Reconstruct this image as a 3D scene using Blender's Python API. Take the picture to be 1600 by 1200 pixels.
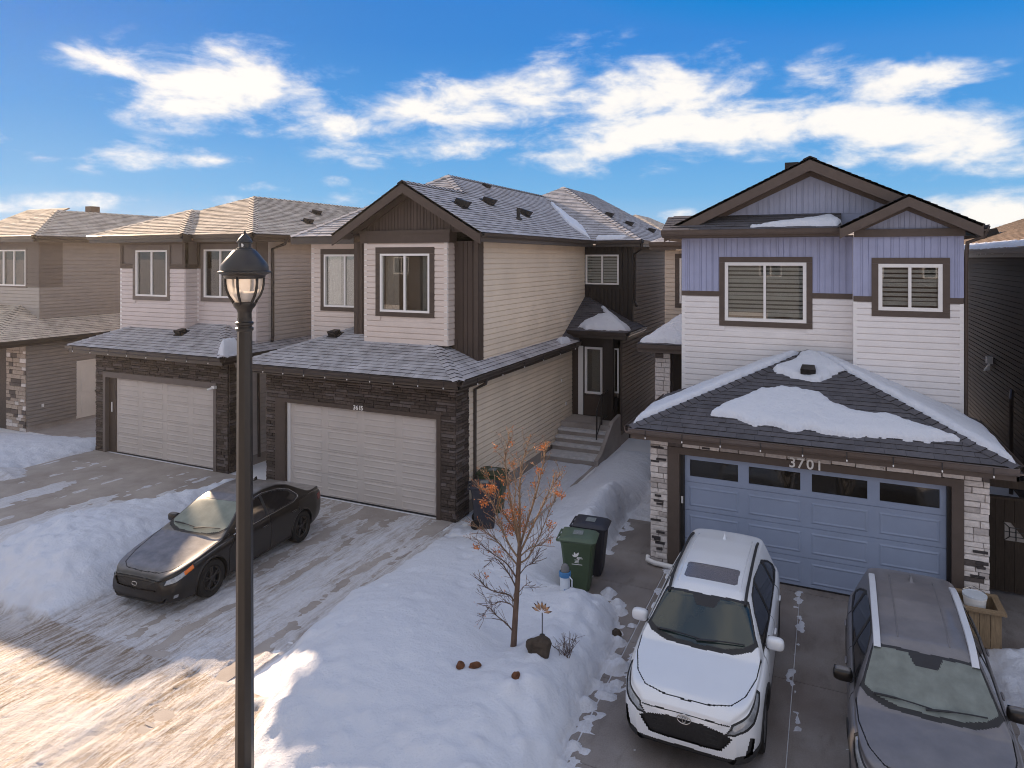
import bpy, bmesh, math, random
import numpy as np
from mathutils import Vector, Matrix
random.seed(7)
R = math.radians
scene = bpy.context.scene
for o in list(bpy.data.objects): bpy.data.objects.remove(o)
COL = scene.collection

# ------------------------------------------------------------------ camera
YAW, CAMH = R(24.75), 6.3
cd = bpy.data.cameras.new('camera'); cam = bpy.data.objects.new('camera', cd); COL.objects.link(cam)
cam.location = (0, 0, CAMH); cam.rotation_euler = (R(90), 0, YAW)
cd.sensor_width = 36; cd.lens = 36 * 1067 / 1600
cd.shift_y = -(600 - 403.5) / 1600
cd.clip_start = .1; cd.clip_end = 6000
scene.camera = cam
scene.cycles.filter_width = 1.05
scene.render.resolution_x = 1024; scene.render.resolution_y = 768
FWD = Vector((-math.sin(YAW), math.cos(YAW), 0)); RGT = Vector((math.cos(YAW), math.sin(YAW), 0))

# ------------------------------------------------------------------ sun and sky
SUN_AZ, SUN_EL = R(63), R(20)           # azimuth measured from +Y towards -X
SUN_DIR = Vector((-math.sin(SUN_AZ) * math.cos(SUN_EL), math.cos(SUN_AZ) * math.cos(SUN_EL), math.sin(SUN_EL)))
sl = bpy.data.lights.new('sun', 'SUN'); sl.energy = 4.3; sl.angle = R(.5); sl.color = (1, .74, .50)
so = bpy.data.objects.new('sun', sl); COL.objects.link(so)
so.rotation_euler = SUN_DIR.to_track_quat('Z', 'Y').to_euler(); so.location = (-20, 10, 30)
scene.view_settings.view_transform = 'Standard'; scene.view_settings.look = 'None'
scene.view_settings.gamma = 1; scene.view_settings.use_curve_mapping = False
scene.view_settings.exposure = 1.30

W = bpy.data.worlds.new('World'); scene.world = W; W.use_nodes = True
wt = W.node_tree; wn = wt.nodes; wl = wt.links
for n in list(wn): wn.remove(n)
def WN(t, **k):
    n = wn.new(t)
    for a, b in k.items(): setattr(n, a, b)
    return n
def wmath(op, a, b=None, c=None, clamp=False):
    n = WN('ShaderNodeMath', operation=op); n.use_clamp = clamp
    for i, v in enumerate((a, b, c)):
        if v is None: continue
        if isinstance(v, (int, float)): n.inputs[i].default_value = v
        else: wl.new(v, n.inputs[i])
    return n.outputs[0]
sky = WN('ShaderNodeTexSky', sky_type='NISHITA', sun_disc=False, sun_elevation=SUN_EL, sun_rotation=-SUN_AZ,
         altitude=700, air_density=1.0, dust_density=0.3, ozone_density=3.0)
hs = WN('ShaderNodeHueSaturation'); hs.inputs['Saturation'].default_value = 1.45; hs.inputs['Value'].default_value = 1.7
wl.new(sky.outputs[0], hs.inputs['Color'])
tc = WN('ShaderNodeTexCoord'); DIR = tc.outputs['Generated']
def wdir(u, v): return (FWD + (u - 800) / 1067 * RGT + (403.5 - v) / 1067 * Vector((0, 0, 1))).normalized()
# clouds: ragged banks at real sky directions, plus fractal clouds outside the view, thickened to neutralise the blue skylight
CLOUDS = [  # centre u,v, half sizes, tilt, weight
 (180, 100, 95, 30, 3, .95), (385, 130, 150, 55, 8, 1.25), (310, 165, 130, 35, 5, 1.0), (520, 195, 95, 22, 4, .95), (450, 160, 90, 32, 25, .9),
 (720, 165, 165, 38, -4, 1.1), (860, 115, 110, 35, -22, .9), (700, 232, 160, 22, -2, 1.0), (905, 90, 60, 26, -25, .7),
 (1010, 175, 140, 70, -14, 1.25), (1120, 90, 50, 32, -20, .85), (1180, 195, 230, 40, -3, 1.3), (960, 232, 120, 26, -8, 1.0),
 (1400, 130, 115, 32, -8, 1.15), (1290, 110, 70, 34, -8, .7), (1440, 215, 200, 48, 3, 1.2), (1570, 215, 110, 22, -5, .9),
 (170, 240, 100, 26, 0, .72), (325, 250, 60, 16, 0, .85), (0, 218, 50, 18, 0, .7), (430, 293, 45, 10, 0, .75), (520, 288, 25, 11, 0, .75), (540, 310, 45, 14, -3, .9),
 (1570, 330, 100, 34, -4, 1.15), (1055, 334, 26, 11, -4, .9), (150, 318, 190, 16, 0, .62), (330, 318, 90, 12, 0, .6), (1330, 255, 70, 12, 0, .5)]
acc = None
for (u, v, hw, hh, tl, wgt) in CLOUDS:
    c = wdir(u, v); x = wdir(u + 1, v) - c; x = (x - c * x.dot(c)).normalized(); y = x.cross(c)
    t = R(tl); x2 = x * math.cos(t) - y * math.sin(t); y2 = y * math.cos(t) + x * math.sin(t)
    dist = (FWD + (u - 800) / 1067 * RGT + (403.5 - v) / 1067 * Vector((0, 0, 1))).length
    # angular half sizes at that place of the sky
    sx = hw / 1067 / dist ** 1.5; sy = hh / 1067 / dist
    d1 = WN('ShaderNodeVectorMath', operation='DOT_PRODUCT'); wl.new(DIR, d1.inputs[0]); d1.inputs[1].default_value = x2 / sx
    d2 = WN('ShaderNodeVectorMath', operation='DOT_PRODUCT'); wl.new(DIR, d2.inputs[0]); d2.inputs[1].default_value = y2 / sy
    s = wmath('ADD', wmath('MULTIPLY', d1.outputs['Value'], d1.outputs['Value']), wmath('MULTIPLY', d2.outputs['Value'], d2.outputs['Value']))
    m = wmath('MULTIPLY', wmath('POWER', 2.718, wmath('MULTIPLY', s, -.75)), wgt)
    acc = m if acc is None else wmath('SMOOTH_MAX', acc, m, .12)
def wnoise(scale, detail, rough, stretch, dist=0.0):
    mp = WN('ShaderNodeMapping'); wl.new(DIR, mp.inputs[0]); mp.inputs['Scale'].default_value = stretch
    n = WN('ShaderNodeTexNoise'); wl.new(mp.outputs[0], n.inputs['Vector'])
    n.inputs['Scale'].default_value = scale; n.inputs['Detail'].default_value = detail; n.inputs['Roughness'].default_value = rough; n.inputs['Distortion'].default_value = dist
    return n.outputs['Fac']
# keep the glare round the sun from washing out: the clear sky never exceeds these values
sp = WN('ShaderNodeSeparateXYZ'); wl.new(DIR, sp.inputs[0])
ra = WN('ShaderNodeValToRGB'); wl.new(sp.outputs['Z'], ra.inputs[0])
def lin(c): return [((v / 255 + .055) / 1.055) ** 2.4 if v > 10 else v / 255 / 12.92 for v in c]
STOPS = ((0, (200, 226, 247)), (.09, (128, 194, 246)), (.19, (88, 168, 240)), (.30, (64, 146, 231)), (.5, (52, 130, 220)), (1, (40, 104, 196)))
while len(ra.color_ramp.elements) < len(STOPS): ra.color_ramp.elements.new(.5)
for el_, (p, c) in zip(ra.color_ramp.elements, STOPS): el_.position = p; el_.color = (*lin(c), 1)
sc_ = WN('ShaderNodeVectorMath', operation='SCALE'); wl.new(ra.outputs[0], sc_.inputs[0]); sc_.inputs['Scale'].default_value = 3.55
mn = WN('ShaderNodeVectorMath', operation='MINIMUM'); wl.new(hs.outputs[0], mn.inputs[0]); wl.new(sc_.outputs[0], mn.inputs[1]); skyc = mn.outputs[0]
n1 = wnoise(9, 9, .58, (1, 1, 2.6), .35); n2 = wnoise(2.2, 8, .6, (1, 1, 2.2), .3); n3 = wnoise(26, 6, .6, (1, 1, 2.0), .2)
ahead = WN('ShaderNodeVectorMath', operation='DOT_PRODUCT'); wl.new(DIR, ahead.inputs[0]); ahead.inputs[1].default_value = wdir(800, 250)
mr = WN('ShaderNodeMapRange'); wl.new(ahead.outputs['Value'], mr.inputs[0])
for i, v in ((1, .55), (2, .8), (3, 1), (4, 0)): mr.inputs[i].default_value = v
free = wmath('MULTIPLY', wmath('MULTIPLY', wmath('SUBTRACT', n2, .30), 5.5, clamp=True), mr.outputs[0])
dens = wmath('MAXIMUM', acc, free)
d = wmath('ADD', dens, wmath('MULTIPLY', wmath('SUBTRACT', n1, .53), 2.7))
d = wmath('ADD', d, wmath('MULTIPLY', wmath('SUBTRACT', n3, .5), .9))
d = wmath('MULTIPLY', d, wmath('MULTIPLY', wmath('ADD', dens, -.06), 4, clamp=True))
cm = WN('ShaderNodeMapRange', interpolation_type='SMOOTHSTEP'); wl.new(d, cm.inputs[0])
for i, v in ((1, .12), (2, 1.2), (3, 0), (4, .96)): cm.inputs[i].default_value = v
cr = WN('ShaderNodeValToRGB'); wl.new(d, cr.inputs[0])
cr.color_ramp.elements[0].position = .35; cr.color_ramp.elements[0].color = (.72, .77, .86, 1)
cr.color_ramp.elements[1].position = .95; cr.color_ramp.elements[1].color = (1, .955, .90, 1)
cg = WN('ShaderNodeVectorMath', operation='SCALE'); wl.new(cr.outputs[0], cg.inputs[0]); cg.inputs['Scale'].default_value = 4.3
mx = WN('ShaderNodeMix', data_type='RGBA'); wl.new(cm.outputs[0], mx.inputs['Factor'])
wl.new(skyc, mx.inputs['A']); wl.new(cg.outputs[0], mx.inputs['B'])
bg = WN('ShaderNodeBackground'); wl.new(mx.outputs['Result'], bg.inputs[0]); bg.inputs[1].default_value = .10
wo = WN('ShaderNodeOutputWorld'); wl.new(bg.outputs[0], wo.inputs[0])

# ------------------------------------------------------------------ materials
def new_mat(name):
    m = bpy.data.materials.new(name); m.use_nodes = True
    nt = m.node_tree; b = nt.nodes['Principled BSDF']; return m, nt, b
def mnode(nt, t, **k):
    n = nt.nodes.new(t)
    for a, b in k.items(): setattr(n, a, b)
    return n
def mnoise(nt, scale, detail=4, rough=.55, stretch=(1, 1, 1), dist=0):
    g = mnode(nt, 'ShaderNodeNewGeometry'); mp = mnode(nt, 'ShaderNodeMapping'); nt.links.new(g.outputs['Position'], mp.inputs[0])
    mp.inputs['Scale'].default_value = stretch
    n = mnode(nt, 'ShaderNodeTexNoise'); nt.links.new(mp.outputs[0], n.inputs['Vector'])
    n.inputs['Scale'].default_value = scale; n.inputs['Detail'].default_value = detail; n.inputs['Roughness'].default_value = rough; n.inputs['Distortion'].default_value = dist
    return n.outputs['Fac']
def mramp(nt, fac, p0, c0, p1, c1):
    r = mnode(nt, 'ShaderNodeValToRGB'); nt.links.new(fac, r.inputs[0])
    r.color_ramp.elements[0].position = p0; r.color_ramp.elements[0].color = (*c0, 1)
    r.color_ramp.elements[1].position = p1; r.color_ramp.elements[1].color = (*c1, 1)
    return r.outputs[0]
def mmix(nt, fac, a, b, blend='MIX'):
    n = mnode(nt, 'ShaderNodeMix', data_type='RGBA', blend_type=blend)
    for k, v in (('Factor', fac), ('A', a), ('B', b)):
        if isinstance(v, (int, float)): n.inputs[k].default_value = v
        elif isinstance(v, tuple): n.inputs[k].default_value = (*v, 1)
        else: nt.links.new(v, n.inputs[k])
    return n.outputs['Result']
def mmath(nt, op, a, b=0., clamp=False):
    n = mnode(nt, 'ShaderNodeMath', operation=op); n.use_clamp = clamp
    for i, v in enumerate((a, b)):
        if isinstance(v, (int, float)): n.inputs[i].default_value = v
        else: nt.links.new(v, n.inputs[i])
    return n.outputs[0]
def mbump(nt, b, h, strength=.3, dist=.01):
    n = mnode(nt, 'ShaderNodeBump'); nt.links.new(h, n.inputs['Height']); n.inputs['Strength'].default_value = strength; n.inputs['Distance'].default_value = dist
    nt.links.new(n.outputs[0], b.inputs['Normal'])
def mk(name, col, rough=.7, var=.12, scale=4, spec=.3, metal=0, bump=0, bscale=80, stretch=(1, 1, 1), island=.0, coat=0):
    m, nt, b = new_mat(name)
    n = mnoise(nt, scale, 5, .6, stretch)
    c = mramp(nt, n, .3, tuple(v * (1 - var) for v in col), .7, tuple(min(1, v * (1 + var)) for v in col))
    if island:
        g = mnode(nt, 'ShaderNodeNewGeometry'); oi = mnode(nt, 'ShaderNodeObjectInfo')
        r = mmath(nt, 'FRACT', mmath(nt, 'ADD', g.outputs['Random Per Island'], oi.outputs['Random']))
        k = mnode(nt, 'ShaderNodeMapRange'); nt.links.new(r, k.inputs[0]); k.inputs[3].default_value = 1 - island; k.inputs[4].default_value = 1 + island
        v = mnode(nt, 'ShaderNodeVectorMath', operation='SCALE'); nt.links.new(c, v.inputs[0]); nt.links.new(k.outputs[0], v.inputs['Scale']); c = v.outputs[0]
    nt.links.new(c, b.inputs['Base Color'])
    b.inputs['Roughness'].default_value = rough; b.inputs['Specular IOR Level'].default_value = spec; b.inputs['Metallic'].default_value = metal
    b.inputs['Coat Weight'].default_value = coat; b.inputs['Coat Roughness'].default_value = .06
    if bump: mbump(nt, b, mnoise(nt, bscale, 4, .6, stretch), bump, .004)
    return m
def up_frost(m, col, amount, scale=7, lo=.35, hi=.65, zlo=.3, zhi=.8):
    """dusting of frost lying on faces that look up"""
    nt = m.node_tree; b = nt.nodes['Principled BSDF']; l = b.inputs['Base Color'].links[0]; c = l.from_socket
    g = mnode(nt, 'ShaderNodeNewGeometry'); s = mnode(nt, 'ShaderNodeSeparateXYZ'); nt.links.new(g.outputs['Normal'], s.inputs[0])
    k = mnode(nt, 'ShaderNodeMapRange'); nt.links.new(s.outputs['Z'], k.inputs[0]); k.inputs[1].default_value = zlo; k.inputs[2].default_value = zhi
    n = mnode(nt, 'ShaderNodeMapRange'); nt.links.new(mnoise(nt, scale, 7, .65), n.inputs[0]); n.inputs[1].default_value = lo; n.inputs[2].default_value = hi; n.inputs[3].default_value = .35
    f = mmath(nt, 'MULTIPLY', mmath(nt, 'MULTIPLY', k.outputs[0], n.outputs[0]), amount)
    nt.links.new(mmix(nt, f, c, col), b.inputs['Base Color'])
    return m
M = {}
M['cream'] = mk('cream siding', (.77, .66, .54), .55, .09, .9, island=.025)
M['white_siding'] = mk('white siding', (.77, .735, .735), .5, .05, 2.5, island=.02)
M['brown_siding'] = mk('brown siding', (.185, .148, .125), .6, .09, 2.5, island=.03)
M['grey_siding'] = mk('grey siding', (.53, .48, .455), .6, .07, 2.5, island=.03)
M['dark_siding'] = mk('dark brown siding', (.034, .025, .021), .6, .1, 2.5, island=.05)
M['trim'] = mk('brown trim', (.075, .055, .046), .55, .1, 6)
M['trim_c'] = mk('taupe trim', (.098, .074, .063), .55, .1, 6)
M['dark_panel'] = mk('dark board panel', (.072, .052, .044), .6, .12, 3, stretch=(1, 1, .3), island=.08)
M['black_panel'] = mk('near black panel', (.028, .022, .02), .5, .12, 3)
M['taupe_panel'] = mk('taupe panel', (.15, .125, .115), .6, .08, 3)
M['blue_batten'] = mk('blue board siding', (.345, .37, .54), .5, .06, 3, island=.025)
M['blue_door'] = mk('blue door paint', (.29, .34, .465), .45, .05, 2)
M['white_frame'] = mk('white vinyl', (.80, .78, .77), .35, .03, 5)
M['door_grey'] = mk('pale garage door', (.53, .475, .44), .45, .06, 1.5)
M['door_white'] = mk('white door paint', (.75, .70, .64), .45, .05, 2)
M['gutter'] = mk('dark gutter', (.045, .034, .03), .35, .1, 6, spec=.5)
M['gutter_c'] = mk('brown gutter', (.115, .088, .075), .3, .1, 6, spec=.6)
M['soffit'] = mk('soffit', (.10, .08, .07), .7, .08, 5)
def shingle_mat(name, col, frost, amt, isl=.22):
    m = mk(name, col, .9, .22, 30, spec=.15, bump=.5, bscale=220, island=isl)
    return up_frost(m, frost, amt, 2.2, .3, .75, .2, .6)
M['shingle'] = shingle_mat('grey shingle', (.10, .09, .088), (.61, .59, .62), 1.0)
M['shingle_sun'] = shingle_mat('sun tinted shingle', (.15, .115, .09), (.80, .69, .58), 1.0)  # warm tone of the low sun put into the shingle and frost colours
M['shingle_dark'] = shingle_mat('charcoal shingle', (.058, .053, .058), (.35, .35, .40), .25)
M['shingle_brown'] = shingle_mat('brown shingle', (.15, .10, .065), (.5, .45, .42), .22)
M['butt'] = mk('bare shingle edge', (.028, .024, .023), .95, .2, 20)
M['stone_white'] = mk('pale ledge stone', (.66, .60, .57), .85, .14, 18, bump=.6, bscale=60, island=.10)
M['stone_tan'] = mk('tan ledge stone', (.38, .31, .26), .85, .18, 18, bump=.6, bscale=60, island=.12)
M['stone_dark'] = mk('dark ledge stone', (.072, .055, .048), .85, .35, 14, bump=.6, bscale=60, island=.35)
M['stone_grey'] = mk('dark grey ledge stone', (.115, .095, .09), .85, .2, 18, bump=.6, bscale=60, island=.2)  # darker brownish grey stones of the mix
M['mortar'] = mk('joint', (.09, .075, .07), .95, .2, 20)
M['mortar_dark'] = mk('dark joint', (.03, .024, .022), .95, .2, 20)
M['black_metal'] = mk('black metal', (.022, .02, .02), .38, .15, 8, spec=.5)
M['lamp_metal'] = mk('lamp post paint', (.013, .011, .010), .36, .2, 8, spec=.5)
M['black_plastic'] = mk('black plastic', (.022, .022, .026), .45, .15, 5, spec=.4)
M['rubber'] = mk('tyre rubber', (.018, .017, .017), .85, .2, 12)
M['vent'] = mk('roof vent plastic', (.022, .019, .018), .5, .15, 8)
M['concrete'] = None
M['white_paint'] = mk('white lettering', (.80, .78, .76), .5, .03, 5)
M['wood'] = mk('planter cedar', (.27, .19, .115), .75, .25, 7, stretch=(6, 6, .7), bump=.3, bscale=30, island=.12)
M['gate_wood'] = mk('dark stained fence board', (.045, .032, .024), .8, .25, 7, stretch=(6, 6, .7), island=.2)
M['room'] = mk('dim room', (.24, .22, .21), .9, .1, 2)
M['curtain'] = mk('curtain cloth', (.62, .58, .55), .9, .08, 6)
M['blind'] = mk('blind slat', (.72, .70, .68), .7, .06, 6)
m, nt, b = new_mat('window glass'); M['glass'] = m
nt.nodes.remove(b)
gl = mnode(nt, 'ShaderNodeBsdfGlossy'); gl.inputs['Roughness'].default_value = .02
tr = mnode(nt, 'ShaderNodeBsdfTransparent'); tr.inputs[0].default_value = (.86, .88, .87, 1)
fr = mnode(nt, 'ShaderNodeFresnel'); fr.inputs[0].default_value = 1.55
ad = mmath(nt, 'ADD', mmath(nt, 'MULTIPLY', fr.outputs[0], 1.1), .04, True)
ms = mnode(nt, 'ShaderNodeMixShader'); nt.links.new(ad, ms.inputs[0]); nt.links.new(tr.outputs[0], ms.inputs[1]); nt.links.new(gl.outputs[0], ms.inputs[2])
nt.links.new(ms.outputs[0], nt.nodes['Material Output'].inputs[0])

# concrete: broom finish, stains, damp patches
m, nt, b = new_mat('driveway concrete'); M['concrete'] = m
n = mnoise(nt, .9, 8, .62); n2_ = mnoise(nt, 55, 3, .6)
c = mramp(nt, n, .32, (.29, .25, .225), .68, (.50, .45, .42))
c = mmix(nt, .25, c, mramp(nt, n2_, .3, (.12, .10, .09), .7, (.36, .32, .30)))
nt.links.new(c, b.inputs['Base Color']); b.inputs['Roughness'].default_value = .8
mbump(nt, b, n2_, .25, .004)
m, nt, b = new_mat('damp driveway concrete'); M['wet'] = m
n = mnoise(nt, .8, 8, .65); n2_ = mnoise(nt, 55, 3, .6); n3_ = mnoise(nt, 2.2, 8, .65, (1.6, .5, 1))
c = mramp(nt, n, .34, (.15, .115, .095), .66, (.29, .265, .255)); c = mmix(nt, mramp(nt, n3_, .52, (0, 0, 0), .68, (.55, .55, .55)), c, (.10, .075, .06))
c = mmix(nt, .22, c, mramp(nt, n2_, .3, (.10, .085, .08), .7, (.36, .33, .32))); nt.links.new(c, b.inputs['Base Color'])
nt.links.new(mramp(nt, n, .35, (.45, .45, .45), .6, (.85, .85, .85)), b.inputs['Roughness']); mbump(nt, b, n2_, .25, .004)
m, nt, b = new_mat('street asphalt'); M['asphalt'] = m
c = mramp(nt, mnoise(nt, 3, 8, .65), .3, (.05, .045, .042), .7, (.12, .10, .09)); nt.links.new(c, b.inputs['Base Color']); b.inputs['Roughness'].default_value = .85
# snow: clean white, dirt carried by the 'dirt' attribute (tyre packed slush)
m, nt, b = new_mat('snow'); M['snow'] = m
at = mnode(nt, 'ShaderNodeAttribute', attribute_name='dirt')
fine = mnoise(nt, 26, 6, .65); streak = mnoise(nt, 5, 8, .7, (3.2, .35, 1), .4)
f = mmath(nt, 'MULTIPLY', at.outputs['Fac'], mmath(nt, 'MULTIPLY', mmath(nt, 'SUBTRACT', mmath(nt, 'ADD', mmath(nt, 'MULTIPLY', streak, .75), mmath(nt, 'MULTIPLY', fine, .25)), .445), 5.0, True), True)
f = mmath(nt, 'MULTIPLY', f, mmath(nt, 'MULTIPLY', mmath(nt, 'SUBTRACT', mnoise(nt, .75, 5, .6, (1.5, .6, 1)), .30), 4.0, True), True)
c = mmix(nt, mmath(nt, 'MULTIPLY', at.outputs['Fac'], .34, True), (.69, .715, .79), (.47, .395, .33))
c = mmix(nt, f, c, (.24, .175, .12))
nt.links.new(c, b.inputs['Base Color']); b.inputs['Roughness'].default_value = .65; b.inputs['Specular IOR Level'].default_value = .25
mbump(nt, b, mmath(nt, 'ADD', mmath(nt, 'MULTIPLY', mnoise(nt, 5, 8, .66), 1.0), mmath(nt, 'MULTIPLY', mnoise(nt, 34, 5, .75), .30)), .7, .08)

# ------------------------------------------------------------------ builders
def setp(o, label=None, cat=None, group=None, kind=None):
    for k, v in (('label', label), ('category', cat), ('group', group), ('kind', kind)):
        if v: o[k] = v
    return o
def empty(name, loc, label, cat, group=None, rz=0):
    o = bpy.data.objects.new(name, None); COL.objects.link(o); o.location = loc; o.rotation_euler = (0, 0, rz)
    o.empty_display_size = .2
    return setp(o, label, cat, group)
def adopt(o, p, local=False):
    """parent o; o keeps its world coordinates unless its mesh is already local to p"""
    if p is not None:
        o.parent = p
        if not local and p.type == 'EMPTY':
            o.matrix_parent_inverse = (Matrix.Translation(p.location) @ p.rotation_euler.to_matrix().to_4x4()).inverted()
    return o
class MB:
    """mesh builder: collects shapes, links them as one object"""
    def __init__(s): s.v = []; s.f = []; s.m = []
    def add(s, vs, fs, mi=0):
        o = len(s.v); s.v += [tuple(p) for p in vs]; s.f += [tuple(i + o for i in f) for f in fs]; s.m += [mi] * len(fs); return s
    def box(s, a, b, mi=0):
        (x0, y0, z0), (x1, y1, z1) = [min(p, q) for p, q in zip(a, b)], [max(p, q) for p, q in zip(a, b)]
        return s.add([(x0, y0, z0), (x1, y0, z0), (x1, y1, z0), (x0, y1, z0), (x0, y0, z1), (x1, y0, z1), (x1, y1, z1), (x0, y1, z1)],
                     [(0, 3, 2, 1), (4, 5, 6, 7), (0, 1, 5, 4), (1, 2, 6, 5), (2, 3, 7, 6), (3, 0, 4, 7)], mi)
    def prism(s, poly, d, mi=0):
        """extrude a 3-D polygon by vector d"""
        n = len(poly); p = [Vector(q) for q in poly]; q = [a + Vector(d) for a in p]
        return s.add(p + q, [tuple(range(n))[::-1], tuple(range(n, 2 * n))] + [(i, (i + 1) % n, n + (i + 1) % n, n + i) for i in range(n)], mi)
    def tube(s, pts, r, n=8, mi=0, cap=True):
        pts = [Vector(p) for p in pts]; rs = r if isinstance(r, (list, tuple)) else [r] * len(pts); vs = []; up = None
        for i, p in enumerate(pts):
            t = (pts[min(i + 1, len(pts) - 1)] - pts[max(i - 1, 0)]).normalized()
            if up is None: up = Vector((0, 0, 1)) if abs(t.z) < .9 else Vector((1, 0, 0))
            a = t.cross(up).normalized(); b = a.cross(t).normalized(); up = b
            vs += [p + (a * math.cos(2 * math.pi * k / n) + b * math.sin(2 * math.pi * k / n)) * rs[i] for k in range(n)]
        fs = [(i * n + k, i * n + (k + 1) % n, (i + 1) * n + (k + 1) % n, (i + 1) * n + k) for i in range(len(pts) - 1) for k in range(n)]
        if cap: fs += [tuple(range(n))[::-1], tuple(range((len(pts) - 1) * n, len(pts) * n))]
        return s.add(vs, fs, mi)
    def lathe(s, prof, c=(0, 0, 0), n=24, mi=0, axis='Z', flute=0, nf=8):
        vs = []
        for (r, z) in prof:
            for k in range(n):
                a = 2 * math.pi * k / n; rr = r * (1 + flute * math.cos(nf * a)); x, y = rr * math.cos(a), rr * math.sin(a)
                p = (x, y, z) if axis == 'Z' else ((z, x, y) if axis == 'X' else (x, z, y))
                vs.append((p[0] + c[0], p[1] + c[1], p[2] + c[2]))
        fs = [(i * n + k, i * n + (k + 1) % n, (i + 1) * n + (k + 1) % n, (i + 1) * n + k) for i in range(len(prof) - 1) for k in range(n)]
        return s.add(vs, fs, mi)
    def mesh(s, name, mats):
        me = bpy.data.meshes.new(name); me.from_pydata(s.v, [], s.f)
        for m in (mats if isinstance(mats, (list, tuple)) else [mats]): me.materials.append(m)
        if any(s.m): me.polygons.foreach_set('material_index', s.m)
        me.update(); return me
    def build(s, name, mats, parent=None, smooth=False, local=False, fixn=True):
        me = s.mesh(name, mats)
        if fixn:
            bm = bmesh.new(); bm.from_mesh(me); bmesh.ops.recalc_face_normals(bm, faces=bm.faces); bm.to_mesh(me); bm.free()
        if smooth:
            me.polygons.foreach_set('use_smooth', [True] * len(me.polygons))
            if smooth is not True: me.set_sharp_from_angle(angle=R(smooth))
        o = bpy.data.objects.new(name, me); COL.objects.link(o); return adopt(o, parent, local)
def inst(name, me, mat4, parent):
    o = bpy.data.objects.new(name, me); COL.objects.link(o); o.parent = parent
    if parent.type == 'EMPTY': o.matrix_parent_inverse = (Matrix.Translation(parent.location) @ parent.rotation_euler.to_matrix().to_4x4()).inverted()
    o.matrix_basis = mat4
    return o
# deterministic value noise on arrays
_rng = np.random.RandomState(3); _LAT = _rng.rand(256, 256)
def vnoise(x, y):
    xi = np.floor(x).astype(int); yi = np.floor(y).astype(int); fx = x - xi; fy = y - yi
    fx = fx * fx * (3 - 2 * fx); fy = fy * fy * (3 - 2 * fy)
    g = lambda a, b: _LAT[a & 255, b & 255]
    return (g(xi, yi) * (1 - fx) + g(xi + 1, yi) * fx) * (1 - fy) + (g(xi, yi + 1) * (1 - fx) + g(xi + 1, yi + 1) * fx) * fy
def fbm(x, y, o=5, rough=.5):
    s = 0; a = 1; t = 0
    for i in range(o): s = s + a * vnoise(x * 2 ** i + 17.3 * i, y * 2 ** i + 5.1 * i); t += a; a *= rough
    return s / t
def sd_poly(x, y, poly):
    """signed distance to polygon, positive inside"""
    P = np.array(poly, float); n = len(P); d = np.full(x.shape, 1e9); ins = np.zeros(x.shape, bool)
    for i in range(n):
        a, b = P[i], P[(i + 1) % n]; ex, ey = b - a; wx, wy = x - a[0], y - a[1]
        t = np.clip((wx * ex + wy * ey) / (ex * ex + ey * ey), 0, 1); d = np.minimum(d, np.hypot(wx - ex * t, wy - ey * t))
        c = ((a[1] > y) != (b[1] > y)) & (x < (b[0] - a[0]) * (y - a[1]) / (b[1] - a[1] + 1e-12) + a[0]); ins ^= c
    return np.where(ins, d, -d)
# ------------------------------------------------------------------ house kit
class Face:
    """a vertical wall plane: front (normal -Y), right (normal +X) or left (normal -X)"""
    def __init__(s, kind, c): s.k = kind; s.c = c
    def p(s, a, z, d=0):
        return Vector((a, s.c - d, z)) if s.k == 'front' else Vector((s.c + d, a, z)) if s.k == 'right' else Vector((s.c - d, a, z))
    def box(s, mb, a0, a1, z0, z1, d0, d1, mi=0): return mb.box(s.p(a0, z0, d0), s.p(a1, z1, d1), mi)
    def mat(s, a, z, L, h, d=0, t=1):
        """matrix for a unit piece: local x along the wall, -y outward, z up"""
        o = s.p(a if s.k != 'left' else a + L, z, d)
        X, Y = {'front': (Vector((1, 0, 0)), Vector((0, 1, 0))), 'right': (Vector((0, 1, 0)), Vector((-1, 0, 0))), 'left': (Vector((0, -1, 0)), Vector((1, 0, 0)))}[s.k]
        m = Matrix.Identity(4)
        for i in range(3): m[i][0] = X[i] * L; m[i][1] = Y[i] * t; m[i][2] = (0, 0, h)[i]; m[i][3] = o[i]
        return m
_um = {}
def unit_lap(mat):
    """one vinyl course moulded as two laps, length 1 and height 1"""
    k = 'lap' + mat.name
    if k not in _um:
        mb = MB(); pr = [(0, 0), (-.030, 0), (-.024, .425), (-.001, .43), (-.001, .5), (-.030, .5), (-.024, .925), (-.001, .93), (-.001, 1), (0, 1)]
        vs = [(x, y, z) for x in (0, 1) for y, z in pr]; n = len(pr)
        mb.add(vs, [(i, i + 1, n + i + 1, n + i) for i in range(n - 1)] + [tuple(range(n))[::-1], tuple(range(n, 2 * n))]); _um[k] = mb.mesh('siding_board', mat)
    return _um[k]
def unit_batten(mat):
    k = 'bat' + mat.name
    if k not in _um:
        mb = MB(); mb.box((.03, -.014, 0), (.44, 0, 1)); mb.box((.50, -.014, 0), (.60, 0, 1)); mb.box((.63, -.014, 0), (.985, 0, 1)); mb.box((.45, -.022, 0), (.49, 0, 1)); _um[k] = mb.mesh('siding_board', mat)
    return _um[k]
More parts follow.
